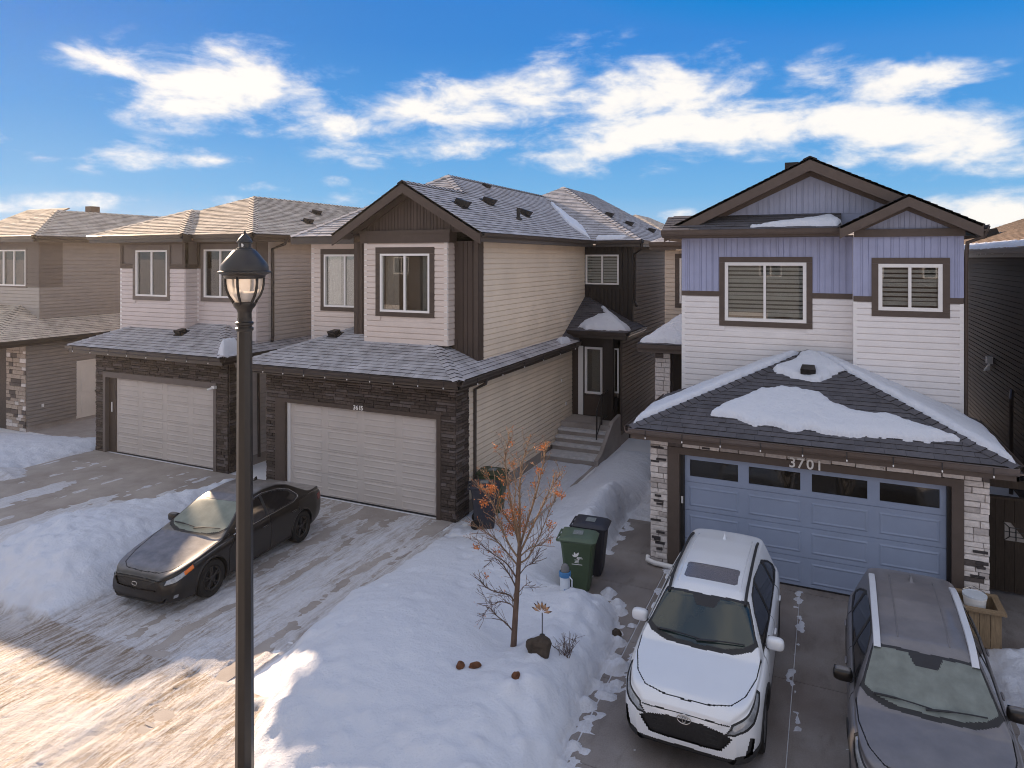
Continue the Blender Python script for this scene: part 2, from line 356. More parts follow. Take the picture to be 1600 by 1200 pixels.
def wall(H, name, F, a0, a1, z0, z1, style, mat, holes=(), depth=.12, course=.28):
    """structural panel with holes, clad in boards"""
    A = sorted({a0, a1, *[h for o in holes for h in (o[0], o[1])]}); Z = sorted({z0, z1, *[h for o in holes for h in (o[2], o[3])]})
    A = [a for a in A if a0 <= a <= a1]; Z = [z for z in Z if z0 <= z <= z1]
    mb = MB()
    for i in range(len(A) - 1):
        for j in range(len(Z) - 1):
            ac, zc = (A[i] + A[i + 1]) / 2, (Z[j] + Z[j + 1]) / 2
            if not any(o[0] < ac < o[1] and o[2] < zc < o[3] for o in holes): F.box(mb, A[i], A[i + 1], Z[j], Z[j + 1], 0, -depth)
    w = mb.build(name, mat, H)
    if style == 'lap':
        u = unit_lap(mat); n = max(1, round((z1 - z0) / course)); h = (z1 - z0) / n
        for r in range(n):
            za, zb = z0 + r * h, z0 + r * h + h; cut = sorted((o[0], o[1]) for o in holes if o[2] < zb - .03 and o[3] > za + .03); x = a0
            for c0, c1 in cut + [(a1, a1)]:
                if c0 - x > .03: inst('siding_board', u, F.mat(x, za, c0 - x, h), w)
                x = c1
    elif style == 'batten':
        u = unit_batten(mat); n = max(1, round((a1 - a0) / .3)); s = (a1 - a0) / n
        for r in range(n):
            xa, xb = a0 + r * s, a0 + r * s + s; cut = sorted((o[2], o[3]) for o in holes if o[0] < xb - .03 and o[1] > xa + .03); z = z0
            for c0, c1 in cut + [(z1, z1)]:
                if c0 - z > .03: inst('siding_board', u, F.mat(xa, z, s, c0 - z), w)
                z = c1
    return w
def board(H, F, a0, a1, z0, z1, d0, d1, mat, name='trim_board'):
    return F.box(MB(), a0, a1, z0, z1, d0, d1).build(name, mat, H)
def window(H, F, a0, a1, z0, z1, n=2, trim=(.1, .1, .1, .1), tmat=None, dress='blind', fw=.055, label=None):
    """white vinyl slider: frame, sashes, panes, casing boards, a small dim room behind"""
    mb = MB(); d0, d1 = -.07, .032
    F.box(mb, a0, a1, z0, z0 + fw, d0, d1); F.box(mb, a0, a1, z1 - fw, z1, d0, d1); F.box(mb, a0, a0 + fw, z0 + fw, z1 - fw, d0, d1); F.box(mb, a1 - fw, a1, z0 + fw, z1 - fw, d0, d1)
    iw = (a1 - a0 - 2 * fw) / n
    for i in range(1, n): c = a0 + fw + iw * i; F.box(mb, c - .028, c + .028, z0 + fw, z1 - fw, d0, d1 - .008)
    w = mb.build('window', M['white_frame'], H)
    if label: w['label'] = label
    for i in range(n):
        s0 = a0 + fw + iw * i + (.028 if i else 0); s1 = a0 + fw + iw * (i + 1) - (.028 if i < n - 1 else 0); dd = -.03 + .018 * (i % 2)
        F.box(MB(), s0 + .002, s1 - .002, z0 + fw + .002, z1 - fw - .002, dd, dd - .008).build('pane', M['glass'], w)
    tm = tmat or M['trim']; l, r, b, t = trim
    if t: board(w, F, a0 - l, a1 + r, z1 + .002, z1 + t, -.01, .036, tm)
    if b: board(w, F, a0 - l, a1 + r, z0 - b, z0 - .002, -.01, .038, tm)
    if l: board(w, F, a0 - l, a0 - .002, z0, z1, -.01, .034, tm)
    if r: board(w, F, a1 + .002, a1 + r, z0, z1, -.01, .034, tm)
    D = -.75; q = .002; vs = [F.p(a, z, d) for d in (-.125, D) for a, z in ((a0 + q, z0 + q), (a1 - q, z0 + q), (a1 - q, z1 - q), (a0 + q, z1 - q))]
    MB().add(vs, [(4, 5, 6, 7), (0, 1, 5, 4), (1, 2, 6, 5), (2, 3, 7, 6), (3, 0, 4, 7)]).build('window_reveal', M['room'], w, fixn=False)
    if dress == 'blind':
        mb = MB(); k = int((z1 - z0) / .1)
        for i in range(k): F.box(mb, a0 + .03, a1 - .03, z1 - .09 - i * .1, z1 - .09 - i * .1 + (.065 if i % 4 else .085), -.10, -.103)
        mb.build('blind', M['blind'], w)
    elif dress == 'curtain':
        for x0, x1 in ((a0 + .04, a0 + (a1 - a0) * .30), (a1 - (a1 - a0) * .22, a1 - .04)):
            k = 24; pts = [(x0 + (x1 - x0) * i / k, -.2 + .03 * math.sin(i * 1.7)) for i in range(k + 1)]
            vs = [F.p(a, z, d) for z in (z0 + .03, z1 - .05) for a, d in pts]
            MB().add(vs, [(i, i + 1, k + 2 + i, k + 1 + i) for i in range(k)]).build('curtain', M['curtain'], w, smooth=True)
    return w
CAMP = Vector((0, 0, CAMH))
class House:
    def __init__(s, name, loc, label, cat='house', group=None):
        s.E = empty(name, loc, label, cat, group); s.sh = []; s.st = []
def roof(Hs, name, polys, mat, expo=.145, thick=.05, widths=(.24, .33, .42), rows=True):
    """polys: convex roof faces, eave edge first, seen from outside counter-clockwise"""
    mb = MB()
    for P in polys:
        P = [Vector(p) for p in P]; n = (P[1] - P[0]).cross(P[-1] - P[0]).normalized(); mb.prism(P, -n * thick)
    r = mb.build(name, [mat], Hs.E)
    if not rows: return r
    for P in polys:
        P = [Vector(p) for p in P]; u = (P[1] - P[0]).normalized(); n = u.cross(P[-1] - P[0]).normalized(); w = n.cross(u)
        uv = [((p - P[0]).dot(u), (p - P[0]).dot(w)) for p in P]; wm = max(q[1] for q in uv)
        def span(wl):
            xs = []
            for i in range(len(uv)):
                (x0, y0), (x1, y1) = uv[i], uv[(i + 1) % len(uv)]
                if abs(y1 - y0) > 1e-6 and min(y0, y1) - 1e-6 <= wl <= max(y0, y1) + 1e-6: xs.append(x0 + (x1 - x0) * (wl - y0) / (y1 - y0))
            return (min(xs), max(xs)) if len(xs) > 1 else None
        k = int(wm / expo)
        for i in range(k + 1):
            wa, wb = i * expo - (.03 if i == 0 else 0), min((i + 1) * expo + .012, wm - .002)
            A, B = span(max(.001, wa)), span(wb)
            if not A or not B or wb <= wa: continue
            x = A[0] - random.random() * .3
            while x < max(A[1], B[1]):
                L = random.choice(widths); a, b = x, x + L - .006; x += L
                la, lb, ua, ub = max(a, A[0]), min(b, A[1]), max(a, B[0]), min(b, B[1])
                if lb - la < .02 and ub - ua < .02: continue
                full = la == a and ua == a and lb == b and ub == b
                if lb < la: la = lb = (la + lb) / 2
                if ub < ua: ua = ub = (ua + ub) / 2
                h = .013 + random.random() * .007
                c = P[0] + u * ((la + lb) / 2) + w * ((wa + wb) / 2); v = CAMP - c
                score = L * expo * max(0, v.dot(n)) / v.length ** 3
                px = (c - CAMP).dot(FWD); sx = (c - CAMP).dot(RGT) / max(px, .1)
                if px < 0 or abs(sx) > .76: score = 0
                Hs.sh.append((score if full else score * .2, r, mat, P[0], u, w, n, la, lb, ua, ub, wa, wb, h, full))
    return r
def finish_shingles(Hs, limit=300):
    """the shingles that show largest become single pieces, the rest one part per roof"""
    Hs.sh.sort(key=lambda t: -t[0]); rest = {}
    k = 0
    for t in Hs.sh:
        sc, r, mat, O, u, w, n, la, lb, ua, ub, wa, wb, h, full = t
        if full and k < limit and sc > 0:
            key = 'sh%s%.2f' % (mat.name, lb - la)
            if key not in _um:
                L = lb - la; D = wb - wa; mb = MB()
                mb.add([(0, 0, 0), (L, 0, 0), (L, D, 0), (0, D, 0), (0, 0, .016), (L, 0, .016), (L, D, .003), (0, D, .003)],
                       [(4, 5, 6, 7), (1, 2, 6, 5), (3, 0, 4, 7)]); mb.add([(0, 0, 0), (L, 0, 0), (L, 0, .016), (0, 0, .016)], [(0, 1, 2, 3)], 1)
                _um[key] = mb.mesh('shingle', [mat, M['butt']])
            m = Matrix.Identity(4); o = O + u * la + w * wa
            for i in range(3): m[i][0], m[i][1], m[i][2], m[i][3] = u[i], w[i], n[i] * h / .016, o[i]
            inst('shingle', _um[key], m, r); k += 1
        else:
            mb = rest.setdefault(r, (MB(), mat))[0]
            q = lambda a, b, c: O + u * a + w * b + n * c
            V = [q(la, wa, 0), q(lb, wa, 0), q(ub, wb, 0), q(ua, wb, 0), q(la, wa, h), q(lb, wa, h), q(ub, wb, .003), q(ua, wb, .003)]
            o = len(mb.v); mb.add(V, [(4, 5, 6, 7), (1, 2, 6, 5), (3, 0, 4, 7)]); mb.add(V[:2] + [V[5], V[4]], [(0, 1, 2, 3)], 1)
    for r, (mb, mat) in rest.items():
        o = mb.build('shingle_field', [mat, M['butt']], r, fixn=False); o['kind'] = 'stuff'
def caps(Hs, r, p0, p1, drop, mat, w=.15, expo=.2):
    """ridge and hip caps: short folded pieces lapped along a line; drop = fall per metre to either side"""
    p0, p1 = Vector(p0), Vector(p1); t = (p1 - p0).normalized(); s = t.cross(Vector((0, 0, 1))).normalized(); n = s.cross(t)
    key = 'cap%s%.2f%.2f' % (mat.name, drop, expo)
    if key not in _um:
        e = expo + .03; h = .03
        _um[key] = MB().add([(0, -w, -w * drop + h), (0, 0, h + .006), (0, w, -w * drop + h), (e, -w, -w * drop + .012), (e, 0, .014), (e, w, -w * drop + .012)],
                            [(0, 1, 4, 3), (1, 2, 5, 4)]).add([(0, -w, -w * drop + h), (0, 0, h + .006), (0, w, -w * drop + h), (0, -w, -w * drop), (0, 0, 0), (0, w, -w * drop)], [(0, 3, 4, 1), (1, 4, 5, 2)], 1).mesh('ridge_cap', [mat, M['butt']])
    L = (p1 - p0).length; k = max(1, int(L / expo))
    for i in range(k):
        m = Matrix.Identity(4); o = p0 + t * (i * L / k)
        for j in range(3): m[j][0], m[j][1], m[j][2], m[j][3] = t[j], -s[j], n[j], o[j]
        inst('ridge_cap', _um[key], m, r)
def eave(Hs, p0, p1, out, z1, mat=None, fmat=None, gut=True, clips=0, h=.12, fh=.2):
    """fascia board with a K-style gutter along an eave; z1 = top of the eave"""
    p0, p1, out = Vector(p0), Vector(p1), Vector(out)
    q = lambda p, d, z: (p.x + out.x * d, p.y + out.y * d, z)
    MB().prism([q(p0, -.03, z1 - .035), q(p0, 0, z1 - .035), q(p0, 0, z1 - .035 - fh), q(p0, -.03, z1 - .035 - fh)], p1 - p0).build('fascia', fmat or M['gutter'], Hs.E)
    if gut:
        pr = [(.002, z1 - .01), (.002, z1 - .13), (.075, z1 - .13), (.095, z1 - .09), (.105, z1 - .035), (.115, z1 - .01), (.10, z1 - .005), (.09, z1 - .04), (.07, z1 - .10), (.015, z1 - .10), (.015, z1 - .01)]
        g = MB().prism([q(p0, d, z) for d, z in pr], p1 - p0).build('gutter', mat or M['gutter'], Hs.E)
        for i in range(clips):
            c = p0.lerp(p1, (i + .5) / clips)
            mb = MB(); mb.tube([q(c, .118, z1 - .02), q(c, .125, z1 - .15)], .008, 6, 1); mb.lathe([(0.001, -.025), (.01, -.018), (.013, 0), (.008, .015), (.005, .025)], q(c, .125, z1 - .165), 8, 0)
            mb.build('light_bulb', [M['white_frame'], M['black_plastic']], g)
def soffit(Hs, a, b, z):
    MB().box((a[0], a[1], z), (b[0], b[1], z + .02)).build('soffit', M['soffit'], Hs.E)
def rake(Hs, pts, back, h, mat, name='rake_board', t=.04):
    """barge boards of a gable: pts = eave, apex, eave on the outer plane; back = extrusion"""
    for a, b in zip(pts[:-1], pts[1:]):
        a, b = Vector(a), Vector(b); MB().prism([a, b, b - Vector((0, 0, h)), a - Vector((0, 0, h))], back).build(name, mat, Hs.E)
def stones(Hs, name, F, a0, a1, z0, z1, rh, ln, mats, jm, proud=.035, limit=10 ** 6, holes=()):
    """ledge stone laid in courses on a backing"""
    p = F.box(MB(), a0, a1, z0, z1, -.01, .002).build(name, jm, Hs.E); z = z0; rest = MB(); names = [m for m, w in mats]; cnt = 0
    while z < z1 - .015:
        h = min(random.uniform(*rh), z1 - z); 
        if z1 - z - h < .03: h = z1 - z
        x = a0 - random.random() * ln[0] * .6
        while x < a1 - .01:
            L = random.uniform(*ln); b = x + L; c0 = max(x, a0 - random.random() * .012)
            if a1 - b < .05: b = a1 + random.random() * .012
            b = min(b, a1 + .012); x += L if b < a1 else 99
            if b - c0 < .02: continue
            mat = random.choices(names, [w for m, w in mats])[0]; v = random.randrange(4)
            key = 'st%s%d' % (mat.name, v)
            if key not in _um:
                rr = random.Random(v + 31); j = lambda s_: rr.uniform(-s_, s_)
                vs = [(0, 0, 0), (1, 0, 0), (1, 0, 1), (0, 0, 1), (.03 + j(.02), -1 + j(.1), .06 + j(.04)), (.97 + j(.02), -1 + j(.15), .06 + j(.04)), (.97 + j(.02), -1 + j(.15), .93 + j(.05)), (.03 + j(.02), -1 + j(.15), .93 + j(.05)), (.5 + j(.2), -1.08 + j(.2), .5 + j(.2))]
                _um[key] = MB().add(vs, [(0, 1, 5, 4), (1, 2, 6, 5), (2, 3, 7, 6), (3, 0, 4, 7), (4, 5, 8), (5, 6, 8), (6, 7, 8), (7, 4, 8)]).mesh('stone', mat)
            if any(o[0] < (c0 + b) / 2 < o[1] and o[2] < z + h / 2 < o[3] for o in holes): continue
            mm = F.mat(c0, z, b - c0 - .005, h - .005, .002, proud * random.uniform(.5, 1.15))
            if cnt < limit: inst('stone', _um[key], mm, p); cnt += 1
            else:
                me = _um[key]; rest.add([mm @ q.co for q in me.vertices], [tuple(f.vertices) for f in me.polygons], names.index(mat))
        z += h
    if rest.v: o = rest.build('stone_field', names, p); o['kind'] = 'stuff'
    return p
def garage_door(Hs, F, a0, a1, z1, mat, glazed=False, rows=4, cols=4, d=-.10, panel_rows=1):
    """sectional door: each section and each embossed panel its own piece"""
    dr = F.box(MB(), a0, a1, .0, z1, d - .05, d - .02).build('garage_door', mat, Hs.E); h = z1 / rows; w = (a1 - a0) / cols
    for r in range(rows):
        z = r * h; top = glazed and r == rows - 1
        if not top: F.box(MB(), a0, a1, z + .004, z + h - .004, d - .02, d).build('door_section', mat, dr)
        else:
            mb = MB(); gz0, gz1 = z + h * .20, z + h * .78
            F.box(mb, a0, a1, z + .004, gz0, d - .02, d); F.box(mb, a0, a1, gz1, z + h - .004, d - .02, d)
            for c in range(cols + 1):
                F.box(mb, max(a0, a0 + c * w - .10), min(a1, a0 + c * w + .10), gz0, gz1, d - .02, d)
            mb.build('door_section', mat, dr)
        for c in range(cols):
            x0, x1 = a0 + c * w + .09, a0 + c * w + w - .09
            if top:
                F.box(MB(), x0 + .012, x1 - .012, gz0 + .002, gz1 - .002, d - .012, d - .018).build('pane', M['door_glass'], dr)
                continue
            for k in range(panel_rows):
                pz0 = z + h * (k / panel_rows) + .09 / panel_rows; pz1 = z + h * ((k + 1) / panel_rows) - .09 / panel_rows; i = .028
                vs = [F.p(x0, pz0, d), F.p(x1, pz0, d), F.p(x1, pz1, d), F.p(x0, pz1, d)] + [F.p(x0 + i, pz0 + i, d + .014), F.p(x1 - i, pz0 + i, d + .014), F.p(x1 - i, pz1 - i, d + .014), F.p(x0 + i, pz1 - i, d + .014)] \
                    + [F.p(x0 + 2 * i, pz0 + 2 * i, d + .004), F.p(x1 - 2 * i, pz0 + 2 * i, d + .004), F.p(x1 - 2 * i, pz1 - 2 * i, d + .004), F.p(x0 + 2 * i, pz1 - 2 * i, d + .004)]
                MB().add(vs, [(4 * q + j, 4 * q + (j + 1) % 4, 4 * q + 4 + (j + 1) % 4, 4 * q + 4 + j) for q in range(2) for j in range(4)] + [(8, 9, 10, 11)]).build('door_panel', mat, dr)
    board(dr, F, a0, a1, -.01, .03, d - .02, d + .012, M['black_plastic'], 'door_seal')
    return dr
def roof_vent(Hs, p, u, w, s=.34):
    """square slant-back vent standing on a roof plane"""
    u, w = Vector(u).normalized(), Vector(w).normalized(); n = u.cross(w).normalized(); p = Vector(p)
    if n.z < 0: n = -n
    q = lambda a, b, c: p + u * a * s + w * b * s + n * c * s
    mb = MB(); base = [q(-.6, -.6, .02), q(.6, -.6, .02), q(.6, .6, .02), q(-.6, .6, .02)]
    mb.prism(base, n * .02)
    vs = [q(-.4, -.45, .04), q(.4, -.45, .04), q(.34, .42, .04), q(-.34, .42, .04), q(-.42, -.55, .62), q(.42, -.55, .62), q(.34, .42, .40), q(-.34, .42, .40)]
    mb.add(vs, [(0, 1, 5, 4), (1, 2, 6, 5), (2, 3, 7, 6), (3, 0, 4, 7), (4, 5, 6, 7)])
    return mb.build('roof_vent', M['vent'], Hs.E)
def pipe_vent(Hs, p, h=.45, r=.05):
    mb = MB(); mb.lathe([(r * 2.4, 0), (r * 1.6, .05), (r, .09), (r, h), (r * .8, h), (r * .8, h - .1)], p, 14); return mb.build('vent_pipe', M['vent'], Hs.E, smooth=40)
def downpipe(Hs, pts, r=.04, mat=None):
    return MB().tube(pts, r, 8).build('downpipe', mat or M['gutter'], Hs.E, smooth=50)
def text_mesh(Hs, s, F, a, z, size, d, gap=1.0):
    """house number: every digit a raised piece"""
    x = a
    for ch in s:
        cu = bpy.data.curves.new('digit', 'FONT'); cu.body = ch; cu.size = size; cu.extrude = .008; cu.offset = .004
        to = bpy.data.objects.new('digit', cu); COL.objects.link(to)
        bpy.context.view_layer.update(); dg = bpy.context.evaluated_depsgraph_get(); me = bpy.data.meshes.new_from_object(to.evaluated_get(dg))
        wd = max(v.co.x for v in me.vertices); bpy.data.objects.remove(to)
        me.materials.clear(); me.materials.append(M['white_paint'])
        for v in me.vertices: v.co = F.p(x + v.co.x, z + v.co.y, d + v.co.z)
        o = bpy.data.objects.new('house_number_digit', me); COL.objects.link(o); adopt(o, Hs.E); o['label'] = 'white digit %s of the house number' % ch
        x += wd + size * .16 * gap
m, nt, b = new_mat('garage door glass'); M['door_glass'] = m
b.inputs['Base Color'].default_value = (.016, .014, .012, 1); b.inputs['Roughness'].default_value = .03; b.inputs['Specular IOR Level'].default_value = .5; b.inputs['IOR'].default_value = 1.5
M['stone_pale'] = mk('grey pale ledge stone', (.46, .41, .39), .85, .16, 18, bump=.6, bscale=60, island=.12)
M['step'] = mk('worn step', (.56, .54, .54), .8, .15, 6); M['cream_pale'] = mk('pale cream siding', (.60, .51, .43), .55, .05, 2.5, island=.02)
M['blue_gable'] = mk('pale blue gable board', (.33, .36, .49), .5, .06, 3, island=.02)
# ------------------------------------------------------------------ the house in the middle
F = Face
WS, CS = M['white_siding'], M['cream']
B = House('house', (-11, 14.2, 0), 'cream and dark brown house numbered 3615 with a dark gabled upper storey')
gf = F('front', 14.23)
# garage box
mb = MB(); mb.box((-13.98, 14.24, -.3), (-13.64, 17, 3.26)); mb.box((-8.43, 14.24, -.3), (-8.05, 14.9, 3.26)); mb.box((-13.64, 14.24, 2.43), (-8.43, 16, 3.26))
mb.build('garage_wall', M['mortar_dark'], B.E)
sw = dict(rh=(.055, .10), ln=(.22, .52), mats=[(M['stone_dark'], 4), (M['stone_grey'], 1)], jm=M['mortar_dark'])
stones(B, 'stone_veneer', gf, -13.98, -13.64, 0, 2.52, limit=80, **sw)
stones(B, 'stone_veneer', gf, -8.43, -8.03, 0, 2.52, limit=90, **sw)
stones(B, 'stone_veneer', gf, -13.98, -8.03, 2.52, 3.28, limit=110, **sw)
stones(B, 'stone_veneer', F('right', -8.04), 14.24, 14.85, 0, 3.28, limit=20, **sw)
board(B.E, gf, -13.64, -13.30, 0, 2.52, -.20, .045, M['trim']); board(B.E, gf, -8.55, -8.43, 0, 2.52, -.20, .045, M['trim']); board(B.E, gf, -13.30, -8.55, 2.41, 2.52, -.20, .045, M['trim'])
board(B.E, gf, -13.30, -13.22, .02, 2.41, -.16, -.05, M['white_frame'], 'door_jamb')
garage_door(B, gf, -13.22, -8.55, 2.41, M['door_grey'], rows=4, panel_rows=2)
text_mesh(B, '3615', gf, -11.02, 2.43, .155, .047, .55)
# side wall of the garage, foundation
sf = F('right', -8.05)
wall(B.E, 'side_wall', sf, 14.85, 22.4, .32, 3.42, 'lap', CS)
board(B.E, sf, 14.85, 22.4, -.3, .318, -.1, -.012, M['concrete'], 'foundation')
board(B.E, sf, 14.85, 14.93, .32, 3.42, -.01, .03, M['cream'], 'corner_board')
# lower roof
Z1 = 3.5; s = .38
rf = roof(B, 'garage_roof', [[(-14.4, 13.6, Z1), (-7.6, 13.6, Z1), (-10.03, 16.03, Z1 + 2.43 * s), (-11.97, 16.03, Z1 + 2.43 * s)],
    [(-7.6, 13.6, Z1), (-7.6, 15.5, Z1), (-9.5, 15.5, Z1 + 1.9 * s)], [(-7.6, 15.5, Z1), (-7.6, 21.9, Z1), (-8.06, 21.9, Z1 + .46 * s), (-8.06, 15.5, Z1 + .46 * s)],
    [(-14.4, 16.03, Z1), (-14.4, 13.6, Z1), (-11.97, 16.03, Z1 + 2.43 * s)]], M['shingle'])
caps(B, rf, (-7.6, 13.6, Z1), (-9.3, 15.3, Z1 + 1.7 * s), .27, M['shingle']); caps(B, rf, (-14.4, 13.6, Z1), (-12.1, 15.9, Z1 + 2.3 * s), .27, M['shingle'])
eave(B, (-14.4, 13.6, 0), (-7.6, 13.6, 0), (0, -1, 0), Z1, clips=10, fh=.16); eave(B, (-7.6, 13.6, 0), (-7.6, 21.86, 0), (1, 0, 0), Z1, clips=6, fh=.16); eave(B, (-14.4, 16, 0), (-14.4, 13.6, 0), (-1, 0, 0), Z1, gut=False)
soffit(B, (-14.39, 13.62), (-7.62, 14.22), Z1 - .24); soffit(B, (-8.04, 14.24), (-7.62, 21.9), Z1 - .24)
roof_vent(B, (-12.5, 15.3, Z1 + 1.7 * s), (1, 0, 0), (0, 1, s), .30)
downpipe(B, [(-7.56, 14.95, 3.40), (-7.62, 14.98, 3.22), (-7.99, 15.12, 3.02), (-8.0, 15.13, .25), (-7.9, 15.1, .12)], .045)
# dark upper block with the white bay
bf = F('front', 15.1); df = F('front', 15.42)
wall(B.E, 'dark_front_wall', df, -11.95, -8.06, 3.55, 6.74, 'batten', M['dark_panel'], holes=[(-11.28, -8.83, 4.2, 6.6)])
W1 = (-10.83, -9.29, 4.88, 6.42)
M['bay'] = mk('bay siding', (.64, .555, .51), .5, .05, 2.5, island=.02)
wall(B.E, 'bay_wall', bf, -11.34, -8.77, 4.06, 6.70, 'lap', M['bay'], holes=[W1])
wall(B.E, 'bay_wall', F('right', -8.77), 15.1, 15.43, 4.06, 6.70, 'lap', M['bay'])
MB().box((-11.34, 15.12, 4.03), (-8.78, 15.42, 4.06)).build('bay_floor', M['black_panel'], B.E)
board(B.E, bf, -11.345, -11.25, 4.06, 6.70, -.3, .024, M['white_frame'], 'corner_board'); board(B.E, bf, -8.86, -8.765, 4.06, 6.70, -.05, .024, M['white_frame'], 'corner_board')
window(B.E, bf, *W1, n=2, trim=(.14, .15, .12, .17), dress='curtain')
MB().box((-11.45, 15.04, 6.70), (-8.68, 15.42, 7.0)).build('beam', M['trim'], B.E); MB().box((-11.47, 15.02, 6.94), (-8.66, 15.44, 7.03)).build('beam', M['trim'], B.E)
# gable
GX, GZ, ge = -9.85, 8.27, 6.94; gs = .59
mb = MB(); mb.prism([(-12.0, 15.14, 6.96), (-7.75, 15.14, 6.96), (GX, 15.14, 8.20)], (0, .1, 0)); gw = mb.build('gable_wall', M['dark_panel'], B.E)
u = unit_batten(M['dark_panel'])
x = -11.4
while x < -8.3:
    h = 8.18 - abs(x + .1 - GX) * gs - 7.03
    if h > .1: inst('siding_board', u, F('front', 15.14).mat(x, 7.03, .2, h), gw)
    x += .2
rake(B, [(-12.1, 14.65, ge - .0), (GX, 14.65, GZ), (-7.6, 14.65, ge)], (0, .045, 0), .30, M['trim'])
rake(B, [(-11.7, 15.06, 7.06), (GX, 15.06, 8.12), (-8.0, 15.06, 7.06)], (0, .05, 0), .17, M['trim'], 'frieze_board')
for xa, xb in ((-12.1, GX), (-7.6, GX)): MB().prism([(xa, 14.70, ge - .10), (xb, 14.70, GZ - .10), (xb, 14.70, GZ - .12), (xa, 14.70, ge - .12)], (0, .75, 0)).build('soffit', M['soffit'], B.E)
r = roof(B, 'upper_roof', [[(-7.6, 14.65, ge), (-7.6, 17.85, ge), (GX, 17.85, GZ), (GX, 14.65, GZ)],
    [(-7.6, 17.85, ge), (-7.6, 23.4, ge), (-11, 27.1, 8.95), (-11, 19, 8.95), (GX, 17.85, GZ)],
    [(-12.1, 15.6, ge), (-12.1, 14.65, ge), (GX, 14.65, GZ), (GX, 17.85, GZ)],
    [(-14.4, 15.6, ge), (-12.1, 15.6, ge), (GX, 17.85, GZ), (-11, 19, 8.95)],
    [(-14.4, 23.4, ge), (-14.4, 15.6, ge), (-11, 19, 8.95), (-11, 27.1, 8.95)],
    [(-14.95, 23.4, ge), (-5.85, 23.4, ge), (-10.4, 27.95, 9.4)],
    [(-5.85, 23.4, ge), (-5.85, 32, ge), (-10.4, 32, 9.4), (-10.4, 27.95, 9.4)],
    [(-14.95, 32, ge), (-14.95, 23.4, ge), (-10.4, 27.95, 9.4), (-10.4, 32, 9.4)]], M['shingle'])
caps(B, r, (-5.85, 23.4, ge), (-10.4, 27.95, 9.4), .3, M['shingle'], expo=.25); caps(B, r, (-14.4, 15.6, ge), (-11, 19, 8.95), .35, M['shingle'], expo=.25)
caps(B, r, (-11, 19, 8.95), (-11, 27, 8.95), .5, M['shingle'], expo=.25); caps(B, r, (GX, 14.65, GZ), (GX, 17.8, GZ), .5, M['shingle'], expo=.25); caps(B, r, (GX, 17.85, GZ), (-11, 19, 8.95), .3, M['shingle'], expo=.25)
eave(B, (-7.6, 14.7, 0), (-7.6, 23.4, 0), (1, 0, 0), ge); eave(B, (-14.4, 15.6, 0), (-12.1, 15.6, 0), (0, -1, 0), ge, gut=False); eave(B, (-7.5, 23.4, 0), (-5.85, 23.4, 0), (0, -1, 0), ge); eave(B, (-5.85, 23.4, 0), (-5.85, 32, 0), (1, 0, 0), ge)
soffit(B, (-8.05, 15.45), (-7.63, 23.84), ge - .22); soffit(B, (-14.38, 15.63), (-12, 16.04), ge - .22); soffit(B, (-8.05, 23.43), (-5.88, 23.84), ge - .225); soffit(B, (-6.3, 23.86), (-5.88, 32), ge - .22)
for p in ((-8.9, 16.0), (-9.35, 18.5), (-8.9, 20.2)): roof_vent(B, (p[0], p[1], ge + (-7.6 - p[0]) * gs), (0, 1, 0), (-1, 0, gs), .36)
pipe_vent(B, (-8.5, 18.9, ge + .9 * gs), .36, .055); roof_vent(B, (-10.7, 21.0, ge + 3.05 * gs), (0, 1, 0), (-1, 0, gs), .28)
for p in ((-7.7, 25.6), (-7.1, 26.3), (-6.75, 28.6)): roof_vent(B, (p[0], p[1], ge + (-5.85 - p[0]) * .541), (0, 1, 0), (-1, 0, .541), .30)
# long upper side wall and dark corner boards
uf = F('right', -8.08)
wall(B.E, 'upper_side_wall', uf, 15.72, 23.85, 3.6, 6.74, 'lap', CS)
for i, (a, b) in enumerate(((15.43, 15.51), (15.53, 15.62), (15.64, 15.76))): board(B.E, uf, a, b, 3.6, 6.74, -.1, .03 - .004 * i, M['trim'], 'corner_board')
board(B.E, F('front', 15.42), -8.16, -8.05, 3.6, 6.74, -.02, .03, M['trim'], 'corner_board')
# recessed left wall
lf = F('front', 16.05); W2 = (-13.52, -12.0, 4.87, 6.41)
wall(B.E, 'left_front_wall', lf, -13.98, -11.9, 3.3, 6.74, 'lap', M['bay'], holes=[W2])
board(B.E, lf, -13.99, -13.88, 3.3, 6.74, -.1, .024, M['white_frame'], 'corner_board')
window(B.E, lf, *W2, n=2, trim=(.12, .12, .12, .16), dress='curtain')
# stair window wall, rear side wall
nf = F('front', 23.85); W3 = (-8.02, -6.77, 5.35, 6.43)
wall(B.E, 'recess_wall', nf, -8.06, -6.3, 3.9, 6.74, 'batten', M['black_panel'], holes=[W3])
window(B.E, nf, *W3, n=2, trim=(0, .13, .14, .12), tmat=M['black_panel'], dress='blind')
ef = F('right', -6.3)
wall(B.E, 'rear_side_wall', ef, 22.4, 31.5, .35, 3.85, 'lap', M['brown_siding']); wall(B.E, 'rear_side_wall', ef, 23.85, 31.5, 3.85, 6.74, 'lap', M['brown_siding'])
board(B.E, ef, 22.4, 31.5, -.3, .348, -.1, -.012, M['concrete'], 'foundation')
board(B.E, ef, 23.84, 24.0, 3.9, 6.74, -.02, .032, M['black_panel'], 'corner_board')
downpipe(B, [(-5.85, 23.55, 6.86), (-5.9, 23.6, 6.62), (-6.25, 24.1, 6.45), (-6.255, 24.12, 4.75), (-6.15, 23.95, 4.6)], .045)
# plain hidden sides
mb = MB(); mb.box((-13.97, 16.17, -.3), (-13.85, 31.4, 6.74)); mb.box((-13.85, 31.3, -.3), (-6.42, 31.42, 6.74)); mb.build('plain_wall', CS, B.E)
